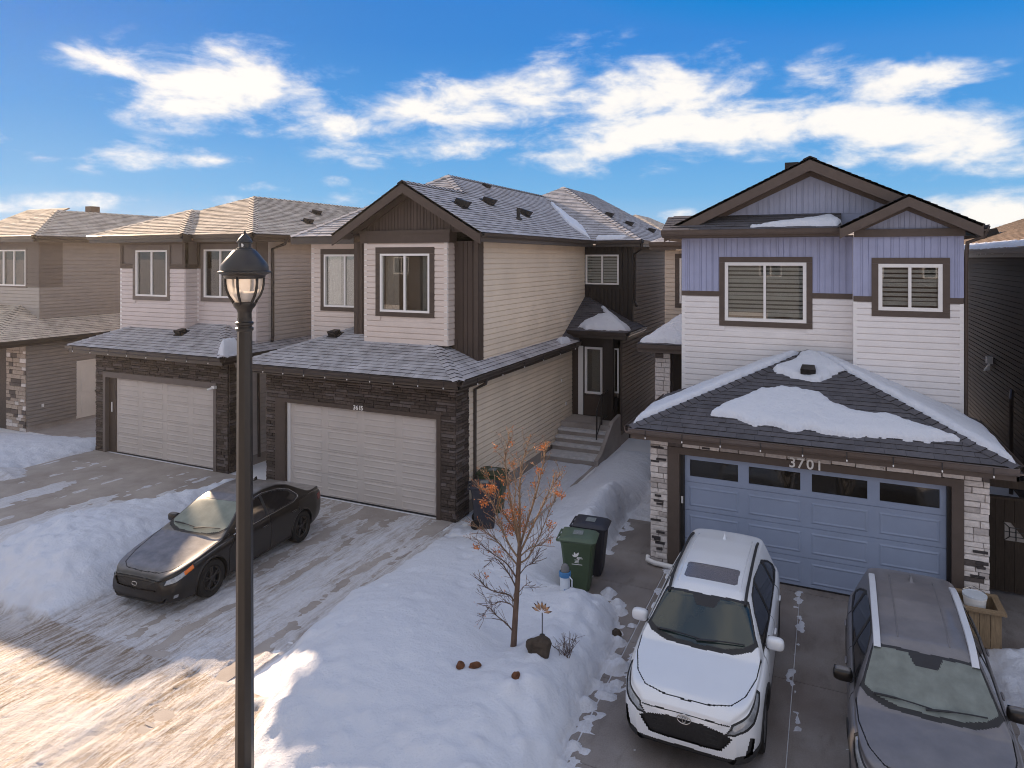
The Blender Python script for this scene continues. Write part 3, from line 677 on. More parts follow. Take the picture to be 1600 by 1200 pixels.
# porch
q = 3.86; ps = .52
pr = roof(B, 'porch_roof', [[(-8.06, 21.88, q), (-5.95, 21.88, q), (-7.9, 23.83, q + 1.95 * ps), (-8.06, 23.83, q + 1.95 * ps)], [(-5.95, 21.88, q), (-5.95, 24.2, q), (-6.3, 24.2, q + .35 * ps), (-6.3, 23.84, q + .35 * ps), (-7.9, 23.83, q + 1.95 * ps)]], M['shingle_dark'])
roof(B, 'porch_roof', [[(-7.6, 21.9, Z1 + .02), (-7.6, 22.0, Z1 + .02), (-8.06, 22.3, q + .2), (-8.06, 21.5, Z1 + .2)]], M['shingle_dark'], rows=False)
eave(B, (-8.0, 21.88, 0), (-5.95, 21.88, 0), (0, -1, 0), q, fh=.2); eave(B, (-5.95, 21.88, 0), (-5.95, 24.2, 0), (1, 0, 0), q, fh=.2)
soffit(B, (-8.04, 21.9), (-5.97, 22.39), q - .22); soffit(B, (-6.29, 22.4), (-5.97, 24.2), q - .22)
yf = F('front', 22.4)
holes = [(-7.98, -7.79, .92, 3.2), (-7.56, -6.93, 1.0, 3.25), (-6.57, -6.37, 1.6, 3.25)]
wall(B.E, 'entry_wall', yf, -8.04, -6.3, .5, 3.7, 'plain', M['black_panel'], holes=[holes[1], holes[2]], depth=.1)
board(B.E, yf, -7.79, -7.62, .92, 3.28, -.02, .05, M['white_frame'], 'door_jamb')
board(B.E, yf, -8.0, -7.79, .92, 3.24, -.02, .02, M['dark_panel'], 'door_panel')
dr = board(B.E, yf, -7.58, -6.92, .92, 1.62, .0, .03, M['dark_panel'], 'front_door')
window(B.E, yf, -7.56, -6.93, 1.66, 3.26, n=1, trim=(0, 0, 0, 0), dress='none', fw=.075, label='white framed glass of the front door')
window(B.E, yf, -6.57, -6.36, 1.75, 3.26, n=1, trim=(0, 0, 0, 0), dress='none', fw=.05)
MB().box((-6.80, 21.98, .88), (-6.46, 22.2, 3.62)).build('porch_column', M['black_panel'], B.E)
board(B.E, F('right', -6.3), 22.36, 22.5, .5, 3.7, -.02, .03, M['dark_panel'], 'corner_board')
# landing, steps, railing
st = MB(); st.box((-8.0, 21.25, -.1), (-6.36, 22.39, .90)); land = st.build('landing', M['concrete'], B.E)
sy = [19.85, 20.45, 20.72, 20.98, 21.25]
for i in range(4):
    z = .18 * (i + 1); MB().box((-8.0, sy[i], -.1), (-6.42, sy[i + 1] + .002, z)).build('step', M['concrete'], land)
    MB().box((-8.0, sy[i] - .025, z - .05), (-6.41, sy[i + 1] - .01, z + .012)).build('step_tread', M['step'], land)
MB().prism([(-6.41, 19.85, -.1), (-6.41, 22.38, -.1), (-6.41, 22.38, 1.05), (-6.41, 21.5, .97), (-6.41, 20.3, .27), (-6.41, 19.85, .16)], (.12, 0, 0)).build('stair_cheek', M['concrete'], land)
mb = MB(); mb.tube([(-6.62, 20.75, .5), (-6.62, 20.75, 1.42)], .022, 6); mb.tube([(-6.62, 21.3, .9), (-6.62, 21.3, 1.9)], .022, 6); mb.tube([(-6.62, 20.72, 1.42), (-6.62, 21.3, 1.88), (-6.62, 22.3, 1.9)], .026, 6)
mb.tube([(-6.62, 20.75, .66), (-6.62, 21.3, 1.06), (-6.62, 22.3, 1.06)], .016, 6)
for i in range(9): mb.tube([(-6.62, 21.38 + .105 * i, 1.06), (-6.62, 21.38 + .105 * i, 1.9)], .010, 5)
for i in range(3): mb.tube([(-6.62, 20.88 + .14 * i, .76 + .1 * i), (-6.62, 20.88 + .14 * i, 1.54 + .11 * i)], .010, 5)
mb.build('railing', M['black_metal'], land)
board(B.E, sf, 21.72, 21.80, 1.32, 1.44, 0, .045, M['white_frame'], 'outlet_box'); board(B.E, sf, 21.3, 21.36, 2.2, 2.28, 0, .04, M['white_frame'], 'outlet_box')
finish_shingles(B, 300)

# ------------------------------------------------------------------ the blue house on the right
C_ = House('house', (-.4, 14, 0), 'blue and white house numbered 3701 with pale stone pillars and a blue garage door')
TC = M['trim_c']; cf = F('front', 14.07)
mb = MB(); mb.box((-3.29, 14.08, -.3), (-2.96, 17.2, 2.70)); mb.box((2.16, 14.08, -.3), (2.51, 17.2, 2.70)); mb.box((-2.96, 14.08, 2.42), (2.16, 15, 2.70)); mb.box((-2.96, 17, -.3), (2.16, 17.2, 2.6)); mb.build('garage_wall', M['mortar'], C_.E)
sc = dict(rh=(.085, .145), ln=(.16, .40), mats=[(M['stone_white'], 10), (M['stone_pale'], 2.5), (M['stone_grey'], .45)], jm=M['mortar'])
stones(C_, 'stone_veneer', cf, -3.31, -2.96, 0, 2.46, proud=.045, **sc); stones(C_, 'stone_veneer', cf, 2.16, 2.53, 0, 2.46, proud=.045, **sc); stones(C_, 'stone_veneer', cf, -3.31, 2.53, 2.46, 2.68, proud=.045, **dict(sc, rh=(.07, .12), ln=(.25, .5)))
board(C_.E, cf, -2.96, -2.72, 0, 2.46, -.2, .06, TC); board(C_.E, cf, 1.98, 2.16, 0, 2.46, -.2, .06, TC); board(C_.E, cf, -2.72, 1.98, 2.32, 2.46, -.2, .06, TC)
board(C_.E, cf, -2.72, -2.64, 0, 2.32, -.19, -.06, M['black_plastic'], 'door_jamb'); board(C_.E, cf, 1.92, 1.98, 0, 2.32, -.19, -.06, M['black_plastic'], 'door_jamb')
rs_ = random.Random(21); M['stone_shadow'] = mk('charcoal stone and recess shade', (.055, .048, .05), .9, .2, 18, bump=.6, bscale=60, island=.15)  # dark slabs stand in for shaded recesses as well as slim dark stones
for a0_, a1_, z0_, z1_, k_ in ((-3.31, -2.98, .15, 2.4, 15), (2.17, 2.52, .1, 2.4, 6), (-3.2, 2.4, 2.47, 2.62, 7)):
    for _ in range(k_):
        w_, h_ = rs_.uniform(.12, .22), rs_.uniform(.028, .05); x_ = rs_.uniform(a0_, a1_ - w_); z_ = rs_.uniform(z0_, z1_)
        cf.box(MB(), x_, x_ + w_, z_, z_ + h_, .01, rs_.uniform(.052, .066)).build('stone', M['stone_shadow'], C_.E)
garage_door(C_, cf, -2.64, 1.92, 2.32, M['blue_door'], glazed=True, d=-.12)
text_mesh(C_, '3701', cf, -.66, 2.335, .26, .063, .75)
board(C_.E, cf, -2.70, -2.665, 1.30, 1.44, -.058, -.04, M['white_frame'], 'door_sensor')
q = 2.88; s = .40
gr = roof(C_, 'garage_roof', [[(-3.65, 13.6, q), (2.85, 13.6, q), (-.4, 16.85, q + 3.25 * s)], [(2.85, 13.6, q), (2.85, 17.3, q), (-.4, 17.3, q + 3.25 * s), (-.4, 16.85, q + 3.25 * s)],
    [(-3.65, 17.3, q), (-3.65, 13.6, q), (-.4, 16.85, q + 3.25 * s), (-.4, 17.3, q + 3.25 * s)]], M['shingle_dark'])
caps(C_, gr, (-3.65, 13.6, q), (-.4, 16.85, q + 3.25 * s), .28, M['shingle_dark'], expo=.18); caps(C_, gr, (2.85, 13.6, q), (-.4, 16.85, q + 3.25 * s), .28, M['shingle_dark'], expo=.18)
eave(C_, (-3.65, 13.6, 0), (2.85, 13.6, 0), (0, -1, 0), q, M['gutter_c'], TC, clips=9, fh=.2); eave(C_, (2.85, 13.6, 0), (2.85, 17.3, 0), (1, 0, 0), q, M['gutter_c'], TC); eave(C_, (-3.65, 17.3, 0), (-3.65, 13.6, 0), (-1, 0, 0), q, M['gutter_c'], TC)
soffit(C_, (-3.62, 13.63), (2.82, 14.06), q - .23); soffit(C_, (-3.62, 14.06), (-3.32, 17.2), q - .23); soffit(C_, (2.54, 14.06), (2.82, 17.2), q - .23)
roof_vent(C_, (-.36, 15.95, q + 2.35 * s), (1, 0, 0), (0, 1, s), .36)
downpipe(C_, [(-3.36, 14.02, .14), (-3.36, 13.95, .09), (-3.2, 13.90, .07), (-2.78, 13.86, .07)], .05, M['white_frame'])
# upper walls
mf = F('front', 17.25); pf = F('front', 16.7)
Wa = (-2.25, -.43, 4.79, 6.20); Wb = (1.01, 2.19, 5.18, 6.18)
wall(C_.E, 'upper_front_wall', mf, -3.28, .55, 2.9, 5.38, 'lap', WS, course=.28, holes=[(Wa[0], Wa[1], Wa[2], 5.5)]); wall(C_.E, 'upper_front_wall', mf, -3.28, .55, 5.49, 6.80, 'batten', M['blue_batten'], holes=[(Wa[0], Wa[1], 5.4, Wa[3])])
for a, b in ((-3.28, Wa[0] - .1), (Wa[1] + .1, .55)): board(C_.E, mf, a, b, 5.375, 5.495, -.1, .03, TC, 'band_board')
wall(C_.E, 'projecting_wall', pf, .53, 2.56, 2.9, 5.36, 'lap', WS, course=.28, holes=[(Wb[0], Wb[1], Wb[2], 5.5)]); wall(C_.E, 'projecting_wall', pf, .53, 2.56, 5.47, 6.76, 'batten', M['blue_batten'], holes=[(Wb[0], Wb[1], 5.4, Wb[3])])
for a, b in ((.53, Wb[0] - .1), (Wb[1] + .1, 2.56)): board(C_.E, pf, a, b, 5.355, 5.475, -.1, .03, TC, 'band_board')
for f, a, b in ((mf, -3.285, -3.19), (pf, .525, .60), (pf, 2.49, 2.565)):
    board(C_.E, f, a, b, 2.9, 5.375, -.09, .026, M['white_frame'], 'corner_board'); board(C_.E, f, a, b, 5.48, 6.76, -.09, .024, M['blue_batten'], 'corner_board')
window(C_.E, mf, *Wa, n=2, trim=(.13, .13, .13, .13), tmat=TC, dress='blind', fw=.075); window(C_.E, pf, *Wb, n=2, trim=(.13, .13, .13, .13), tmat=TC, dress='blind', fw=.075)
mb = MB(); mb.box((2.44, 17.37, -.3), (2.56, 30, 6.78)); mb.box((.53, 16.82, 2.9), (.63, 17.25, 6.76)); mb.box((2.44, 16.82, 2.9), (2.56, 17.37, 6.76)); mb.box((-3.28, 17.37, -.3), (-3.16, 30, 6.8)); mb.box((-3.16, 29.9, 0), (2.44, 30, 6.8)); mb.build('plain_wall', WS, C_.E)
# main roof: front gable over a shed apron, small gable on the projection
e = 6.98; ax, az = -.35, 8.60; ms_ = .487
apron = roof(C_, 'front_apron_roof', [[(-3.67, 16.72, e), (.30, 16.72, e), (.30, 17.5, e + .37), (-3.67, 17.5, e + .37)]], M['shingle_dark'])
eave(C_, (-3.67, 16.72, 0), (.28, 16.72, 0), (0, -1, 0), e, TC, TC, fh=.14); soffit(C_, (-3.65, 16.75), (.53, 17.24), e - .19)
mb = MB(); mb.prism([(-3.2, 17.5, 7.0), (2.5, 17.5, 7.0), (ax, 17.5, 8.42)], (0, .1, 0)); gw = mb.build('gable_wall', M['blue_gable'], C_.E)
u = unit_batten(M['blue_gable']); x = -2.9
while x < 2.2:
    h = 8.40 - abs(x + .125 - ax) * ms_ - 7.33
    if h > .06: inst('siding_board', u, F('front', 17.5).mat(x, 7.33, .25, h), gw)
    x += .25
rake(C_, [(-3.67, 16.95, e + .02), (ax, 16.95, az), (2.97, 16.95, e + .02)], (0, .05, 0), .30, TC)
rake(C_, [(-3.0, 17.42, 7.16), (ax, 17.42, 8.40), (2.3, 17.42, 7.16)], (0, .05, 0), .18, TC, 'frieze_board')
for xa in (-3.67, 2.97): MB().prism([(xa, 17.0, e - .10), (ax, 17.0, az - .12), (ax, 17.0, az - .14), (xa, 17.0, e - .12)], (0, .5, 0)).build('soffit', M['soffit'], C_.E)
mr_ = roof(C_, 'main_roof', [[(2.97, 16.95, e), (2.97, 30.4, e), (ax, 30.4, az), (ax, 16.95, az)], [(-3.67, 30.4, e), (-3.67, 16.95, e), (ax, 16.95, az), (ax, 30.4, az)]], M['shingle_dark'])
caps(C_, mr_, (ax, 16.95, az), (ax, 30.4, az), .42, M['shingle_dark'], expo=.3)
eave(C_, (2.97, 17.0, 0), (2.97, 30.4, 0), (1, 0, 0), e, TC, TC); eave(C_, (-3.67, 30.4, 0), (-3.67, 17.5, 0), (-1, 0, 0), e, TC, TC); soffit(C_, (2.57, 16.8), (2.94, 30.3), e - .23)
sx, sz, sl2 = 1.54, 7.63, .52
sg = MB().prism([(.62, 16.72, 6.9), (2.46, 16.72, 6.9), (sx, 16.72, 7.46)], (0, .1, 0)).build('small_gable_wall', M['blue_gable'], C_.E)
x = .7
while x < 2.3:
    h = 7.44 - abs(x + .1 - sx) * sl2 - 6.93
    if h > .05: inst('siding_board', u, F('front', 16.72).mat(x, 6.93, .2, h), sg)
    x += .2
rake(C_, [(.25, 16.25, 6.98), (sx, 16.25, sz), (2.83, 16.25, 6.98)], (0, .05, 0), .26, TC); rake(C_, [(.55, 16.62, 6.98), (sx, 16.62, 7.46), (2.53, 16.62, 6.98)], (0, .05, 0), .15, TC, 'frieze_board')
MB().box((.54, 16.60, 6.76), (2.58, 16.70, 6.92)).build('band_board', TC, C_.E)
for xa in (.25, 2.83): MB().prism([(xa, 16.3, 6.88), (sx, 16.3, sz - .12), (sx, 16.3, sz - .14), (xa, 16.3, 6.86)], (0, .42, 0)).build('soffit', M['soffit'], C_.E)
r2 = roof(C_, 'small_gable_roof', [[(2.83, 16.25, 6.98), (2.83, 17.6, 6.98), (sx, 17.6, sz), (sx, 16.25, sz)], [(.25, 17.6, 6.98), (.25, 16.25, 6.98), (sx, 16.25, sz), (sx, 17.6, sz)], [(2.83, 17.58, 6.98), (2.97, 18.5, 7.0), (1.0, 19.0, 7.9), (sx, 17.58, sz)]], M['shingle_dark'])
eave(C_, (2.83, 16.3, 0), (2.83, 16.98, 0), (1, 0, 0), 6.98, TC, TC); downpipe(C_, [(2.92, 16.45, 6.88), (2.88, 16.45, 6.74), (2.62, 16.62, 6.62), (2.61, 16.75, 6.2), (2.61, 16.75, 3.0)], .04, TC)
MB().box((-1.05, 20.2, 8.2), (-.7, 20.6, 8.93)).build('chimney_vent', M['vent'], C_.E)
# rear wing and side porch between the two houses
wf = F('front', 21.5); Wc = (-4.16, -3.5, 4.9, 6.3)
wall(C_.E, 'rear_wing_wall', wf, -4.62, -3.28, 0, 6.55, 'lap', M['cream_pale'], holes=[Wc]); window(C_.E, wf, *Wc, n=1, trim=(.14, .1, .14, .14), tmat=TC, dress='blind')
MB().box((-4.62, 21.62, 0), (-4.5, 29.9, 6.55)).build('plain_wall', CS, C_.E)
roof(C_, 'rear_wing_roof', [[(-5.0, 21.05, 6.8), (-3.3, 21.05, 6.8), (-3.3, 22.75, 7.6)], [(-5.0, 29, 6.8), (-5.0, 21.05, 6.8), (-3.3, 22.75, 7.6), (-3.3, 29, 7.6)]], M['shingle'])
eave(C_, (-5.0, 21.05, 0), (-3.3, 21.05, 0), (0, -1, 0), 6.8, TC, TC); soffit(C_, (-4.98, 21.07), (-3.3, 21.49), 6.58)
pq = 3.95
roof(C_, 'side_porch_roof', [[(-4.75, 18.6, pq), (-3.28, 18.6, pq), (-3.28, 20.4, pq + .72), (-3.9, 20.4, pq + .72)], [(-4.75, 21.5, pq), (-4.75, 18.6, pq), (-3.9, 20.4, pq + .72), (-3.9, 21.5, pq + .72)]], M['shingle_dark'])
eave(C_, (-4.75, 18.6, 0), (-3.3, 18.6, 0), (0, -1, 0), pq, TC, TC); soffit(C_, (-4.73, 18.63), (-3.3, 21.5), pq - .22)
mb = MB(); mb.box((-4.34, 19.02, -.1), (-3.95, 19.4, pq - .22)); mb.build('porch_pillar', M['mortar'], C_.E)
stones(C_, 'stone_veneer', F('front', 19.02), -4.35, -3.94, 0, pq - .23, **dict(sc, rh=(.10, .16), mats=[(M['stone_white'], 6), (M['stone_grey'], 2)]), limit=60)
board(C_.E, F('front', 20.9), -4.6, -3.3, 0, pq - .2, -.1, 0, M['dark_siding'], 'porch_wall'); board(C_.E, F('front', 20.9), -3.85, -3.78, 2.2, 3.5, 0, .03, M['white_frame'], 'door_jamb')
finish_shingles(C_, 300)
# ------------------------------------------------------------------ grey house to the left of the middle
A = House('house', (-19, 14.7, 0), 'grey and white house with a dark stone double garage, second from the left')
gf = F('front', 14.67)
mb = MB(); mb.box((-21.78, 14.68, -.3), (-21.4, 17, 3.28)); mb.box((-16.35, 14.68, -.3), (-15.91, 15.2, 3.28)); mb.box((-21.4, 14.68, 2.5), (-16.35, 16, 3.28)); mb.build('garage_wall', M['mortar_dark'], A.E)
stones(A, 'stone_veneer', gf, -21.8, -21.4, 0, 2.6, limit=0, **sw); stones(A, 'stone_veneer', gf, -16.35, -15.9, 0, 2.6, limit=0, **sw); stones(A, 'stone_veneer', gf, -21.8, -15.9, 2.6, 3.3, limit=0, **sw); stones(A, 'stone_veneer', F('right', -15.9), 14.7, 15.2, 0, 3.3, limit=0, **sw)
board(A.E, gf, -21.42, -21.30, 0, 2.62, -.15, .05, M['taupe_panel']); board(A.E, gf, -21.30, -16.35, 2.44, 2.62, -.15, .05, M['taupe_panel']); board(A.E, gf, -16.46, -16.35, 0, 2.44, -.15, .05, M['taupe_panel'])
board(A.E, gf, -21.30, -20.94, 0, 2.44, -.15, -.08, M['trim'], 'door_jamb'); board(A.E, gf, -21.16, -21.12, 1.3, 1.62, -.08, -.06, M['white_frame'], 'thermometer')
garage_door(A, gf, -20.94, -16.46, 2.44, M['door_grey'], rows=4, panel_rows=2)
mb = MB(); mb.box((-16.43, 14.52, 2.46), (-16.31, 14.62, 2.54)); mb.tube([(-16.37, 14.56, 2.5), (-16.48, 14.42, 2.44)], .035, 8); mb.build('security_camera', M['white_frame'], A.E)
af = F('right', -15.9)
wall(A.E, 'side_wall', af, 15.2, 26, .3, 3.4, 'lap', M['grey_siding']); board(A.E, af, 15.2, 26, -.3, .298, -.1, -.012, M['concrete'], 'foundation')
downpipe(A, [(-15.45, 14.9, 3.4), (-15.5, 15.0, 3.2), (-15.83, 15.75, 3.0), (-15.84, 15.8, .2)], .045)
Z1 = 3.5; s = .42
rf = roof(A, 'garage_roof', [[(-22.3, 14.05, Z1), (-15.45, 14.05, Z1), (-17.35, 15.95, Z1 + 1.9 * s), (-20.4, 15.95, Z1 + 1.9 * s)], [(-15.45, 14.05, Z1), (-15.45, 15.76, Z1), (-17.16, 15.76, Z1 + 1.71 * s)],
    [(-15.45, 15.76, Z1), (-15.45, 22, Z1), (-15.88, 22, Z1 + .43 * s), (-15.88, 15.76, Z1 + .43 * s)], [(-22.3, 15.95, Z1), (-22.3, 14.05, Z1), (-20.4, 15.95, Z1 + 1.9 * s)]], M['shingle'])
caps(A, rf, (-15.45, 14.05, Z1), (-17.1, 15.7, Z1 + 1.65 * s), .3, M['shingle']); caps(A, rf, (-22.3, 14.05, Z1), (-20.6, 15.75, Z1 + 1.7 * s), .3, M['shingle'])
eave(A, (-22.3, 14.05, 0), (-15.45, 14.05, 0), (0, -1, 0), Z1, clips=8); eave(A, (-15.45, 14.05, 0), (-15.45, 22, 0), (1, 0, 0), Z1); eave(A, (-22.3, 15.9, 0), (-22.3, 14.05, 0), (-1, 0, 0), Z1, gut=False)
soffit(A, (-22.28, 14.07), (-15.47, 14.66), Z1 - .23); soffit(A, (-15.88, 14.66), (-15.47, 22), Z1 - .23)
roof_vent(A, (-18.35, 15.1, Z1 + 1.05 * s), (1, 0, 0), (0, 1, s), .30)
f1, f2 = F('front', 15.3), F('front', 15.76)
V1 = (-20.73, -19.24, 5.06, 6.56); V2 = (-18.13, -16.71, 5.05, 6.58); TP = M['taupe_panel']
M['a_white'] = mk('grey white siding', (.60, .53, .52), .5, .05, 2.5, island=.02)
wall(A.E, 'upper_front_wall', f1, -21.48, -18.44, 3.7, 5.97, 'lap', M['a_white'], holes=[(V1[0], V1[1], V1[2], 6)]); wall(A.E, 'upper_front_wall', f1, -21.48, -18.44, 6.1, 6.86, 'plain', TP, holes=[(V1[0], V1[1], 6, V1[3])])
wall(A.E, 'bump_side_wall', F('right', -18.44), 15.3, 15.77, 3.7, 5.97, 'lap', M['a_white']); board(A.E, F('right', -18.44), 15.3, 15.77, 5.97, 6.86, -.1, .0, TP, 'side_panel')
wall(A.E, 'upper_front_wall', f2, -18.5, -15.9, 3.6, 5.97, 'lap', M['a_white'], holes=[(V2[0], V2[1], V2[2], 6)]); wall(A.E, 'upper_front_wall', f2, -18.5, -15.9, 6.1, 6.86, 'plain', TP, holes=[(V2[0], V2[1], 6, V2[3])])
for f, a, b, v in ((f1, -21.49, -18.43, V1), (f2, -18.44, -15.89, V2)):
    board(A.E, f, a, v[0] - .12, 5.965, 6.105, -.1, .03, M['trim'], 'band_board'); board(A.E, f, v[1] + .12, b, 5.965, 6.105, -.1, .03, M['trim'], 'band_board')
    board(A.E, f, a, b, 6.74, 6.88, -.1, .028, M['trim'], 'frieze_board'); board(A.E, f, a, a + .12, 6.105, 6.74, -.02, .026, M['trim'], 'corner_board'); board(A.E, f, b - .12, b, 6.105, 6.74, -.02, .026, M['trim'], 'corner_board')
    board(A.E, f, a, a + .08, 3.7, 5.965, -.05, .026, M['white_frame'], 'corner_board')
window(A.E, f1, *V1, n=2, trim=(.13, .13, .13, .17), tmat=TP, dress='blind'); window(A.E, f2, *V2, n=2, trim=(.13, .13, .13, .17), tmat=TP, dress='curtain')
board(A.E, F('right', -18.44), 15.3, 15.77, 5.965, 6.105, -.02, .03, M['trim'], 'band_board')
wall(A.E, 'upper_side_wall', af, 15.76, 16.22, 3.6, 5.97, 'lap', M['a_white']); board(A.E, af, 15.77, 16.22, 5.97, 6.86, -.1, .012, TP, 'side_panel')
wall(A.E, 'upper_side_wall', af, 16.22, 27, 3.6, 6.86, 'lap', M['grey_siding'])
downpipe(A, [(-15.35, 16.5, 6.95), (-15.42, 16.45, 6.75), (-15.83, 16.36, 6.6), (-15.83, 16.36, 3.85), (-15.7, 16.2, 3.72)], .05)
mb = MB(); mb.box((-21.46, 15.9, 3), (-21.34, 27, 6.86)); mb.box((-21.78, 17, -.2), (-21.66, 27, 3.4)); mb.box((-21.34, 26.9, 0), (-16.0, 27.0, 6.86)); mb.build('plain_wall', M['grey_siding'], A.E)
e = 7.04; s2 = .43; pk = (-18.85, 18.55, e + 3.45 * s2)
ar = roof(A, 'upper_roof', [[(-17.9, 15.1, e), (-15.4, 15.1, e), pk, (-20.1, 17.3, e + 2.2 * s2)], [(-15.4, 15.1, e), (-15.4, 27.5, e), (-18.85, 27.5, pk[2]), pk],
    [(-22.3, 14.75, e), (-17.9, 14.75, e), (-20.1, 16.95, e + 2.2 * s2)], [(-17.9, 14.75, e), (-17.9, 15.1, e), (-20.1, 17.3, e + 2.2 * s2), (-20.1, 16.95, e + 2.2 * s2)],
    [(-22.3, 17.3, e), (-22.3, 14.75, e), (-20.1, 16.95, e + 2.2 * s2), (-20.1, 17.3, e + 2.2 * s2)], [(-22.3, 27.5, e), (-22.3, 17.3, e), (-20.1, 17.3, e + 2.2 * s2), pk, (-18.85, 27.5, pk[2])]], M['shingle_sun'])
caps(A, ar, (-15.4, 15.1, e), pk, .3, M['shingle_sun'], expo=.25); caps(A, ar, pk, (-18.85, 27.5, pk[2]), .4, M['shingle_sun'], expo=.25); caps(A, ar, (-17.9, 14.75, e), (-20.1, 16.95, e + 2.2 * s2), .3, M['shingle_sun'], expo=.25); caps(A, ar, (-22.3, 14.75, e), (-20.1, 16.95, e + 2.2 * s2), .3, M['shingle_sun'], expo=.25)
eave(A, (-22.3, 14.75, 0), (-17.9, 14.75, 0), (0, -1, 0), e); eave(A, (-17.9, 14.78, 0), (-17.9, 15.08, 0), (1, 0, 0), e, gut=False); eave(A, (-17.85, 15.1, 0), (-15.4, 15.1, 0), (0, -1, 0), e); eave(A, (-15.4, 15.1, 0), (-15.4, 27.5, 0), (1, 0, 0), e)
soffit(A, (-22.28, 14.77), (-17.92, 15.29), e - .23); soffit(A, (-18.4, 15.3), (-15.42, 15.75), e - .225); soffit(A, (-15.88, 15.76), (-15.42, 27.4), e - .23)
for x, y in ((-17.6, 20.4), (-16.6, 18.8), (-17.4, 24)): roof_vent(A, (x, y, e + (-15.4 - x) * s2), (0, 1, 0), (-1, 0, s2), .30)
finish_shingles(A, 300)

# ------------------------------------------------------------------ house at the far left
M['z_grey'] = mk('brown grey siding', (.27, .243, .228), .6, .07, 2.5, island=.03)
Zh = House('house', (-29, 15.1, 0), 'brown grey house at the left edge with tan stone and a white side door')
zf = F('right', -26.35)
mb = MB(); mb.box((-33.5, 15.12, -.3), (-26.47, 15.3, 3.1)); mb.build('garage_wall', M['mortar'], Zh.E)
st_ = dict(rh=(.10, .18), ln=(.18, .45), mats=[(M['stone_tan'], 6), (M['stone_white'], 1), (M['stone_grey'], 1.5)], jm=M['mortar'])
stones(Zh, 'stone_veneer', F('front', 15.1), -27.5, -26.35, 0, 3.12, limit=170, **st_)
wall(Zh.E, 'side_wall', zf, 15.11, 28, .2, 3.2, 'lap', M['z_grey'], holes=[(17.0, 17.75, .2, 2.24)]); board(Zh.E, zf, 15.11, 28, -.3, .198, -.1, -.012, M['concrete'], 'foundation')
sd = board(Zh.E, zf, 17.0, 17.75, .1, 2.24, -.06, .0, M['door_white'], 'side_door')
for a, b, c, d in ((16.92, 17.0, .1, 2.32), (17.75, 17.83, .1, 2.32), (17.0, 17.75, 2.24, 2.32)): board(sd, zf, a, b, c, d, -.02, .03, M['door_white'], 'door_casing')
for z0_, z1_ in ((.3, .95), (1.1, 2.05)): board(sd, zf, 17.12, 17.63, z0_, z1_, 0, .012, M['door_white'], 'door_panel')
mb = MB(); mb.lathe([(.0, 0), (.03, 0), (.03, .02), (.015, .03), (.035, .06), (.0, .08)], (-26.35, 17.68, 1.05), 10, axis='X'); mb.build('door_handle', M['black_metal'], sd)
board(Zh.E, zf, 15.62, 15.70, .8, .92, 0, .04, M['white_frame'], 'outlet_box')
q = 3.4; s = .43
zr = roof(Zh, 'garage_roof', [[(-33.5, 13.6, q), (-25.9, 13.6, q), (-28.5, 16.2, q + 2.6 * s), (-33.5, 16.2, q + 2.6 * s)], [(-25.9, 13.6, q), (-25.9, 16.2, q), (-28.5, 16.2, q + 2.6 * s)], [(-25.9, 16.2, q), (-25.9, 26, q), (-27.25, 26, q + 1.35 * s), (-27.25, 16.2, q + 1.35 * s)]], M['shingle_sun'])
caps(Zh, zr, (-25.9, 13.6, q), (-28.4, 16.1, q + 2.5 * s), .3, M['shingle_sun'])
eave(Zh, (-33.5, 13.6, 0), (-25.9, 13.6, 0), (0, -1, 0), q); eave(Zh, (-25.9, 13.6, 0), (-25.9, 26, 0), (1, 0, 0), q); soffit(Zh, (-33.4, 13.62), (-25.92, 15.09), q - .23); soffit(Zh, (-26.34, 15.1), (-25.92, 26), q - .23)
uz = F('front', 16.1); us = F('right', -27.25); Vz = (-31.0, -28.08, 5.22, 6.63)
M['z_pale'] = mk('stone grey siding', (.42, .385, .36), .6, .06, 2.5, island=.02)
wall(Zh.E, 'upper_front_wall', uz, -33.5, -27.25, 3.6, 5.19, 'lap', M['z_pale']); wall(Zh.E, 'upper_front_wall', uz, -33.5, -27.25, 5.19, 6.95, 'lap', TP, holes=[Vz])
window(Zh.E, uz, *Vz, n=4, trim=(.08, .08, .06, .08), tmat=TP, dress='blind')
wall(Zh.E, 'upper_side_wall', us, 16.1, 26.5, 3.6, 5.19, 'lap', M['z_grey']); wall(Zh.E, 'upper_side_wall', us, 16.1, 16.95, 5.19, 6.95, 'lap', TP); wall(Zh.E, 'upper_side_wall', us, 16.95, 26.5, 5.19, 6.95, 'lap', M['z_grey'])
e = 7.15; pk = (-29.0, 17.85, e + 2.25 * .5)
zr = roof(Zh, 'upper_roof', [[(-31.25, 15.6, e), (-26.75, 15.6, e), pk], [(-26.75, 15.6, e), (-26.75, 27, e), (-29, 27, pk[2]), pk], [(-31.25, 27, e), (-31.25, 15.6, e), pk, (-29, 27, pk[2])], [(-34, 16.6, e), (-31.0, 16.6, e), (-31.0, 19.6, pk[2] + .3), (-34, 19.6, pk[2] + .3)]], M['shingle_sun'])
caps(Zh, zr, (-26.75, 15.6, e), pk, .35, M['shingle_sun'], expo=.25); caps(Zh, zr, pk, (-29, 27, pk[2]), .45, M['shingle_sun'], expo=.25)
eave(Zh, (-31.25, 15.6, 0), (-26.75, 15.6, 0), (0, -1, 0), e); eave(Zh, (-26.75, 15.6, 0), (-26.75, 27, 0), (1, 0, 0), e); soffit(Zh, (-34, 15.63), (-26.77, 16.09), e - .23); soffit(Zh, (-27.24, 16.1), (-26.77, 27), e - .23)
pipe_vent(Zh, (-27.6, 24.4, e + .4), .6, .07); MB().box((-29.9, 19.6, 7.6), (-29.5, 20.0, 8.6)).build('chimney', M['trim'], Zh.E)
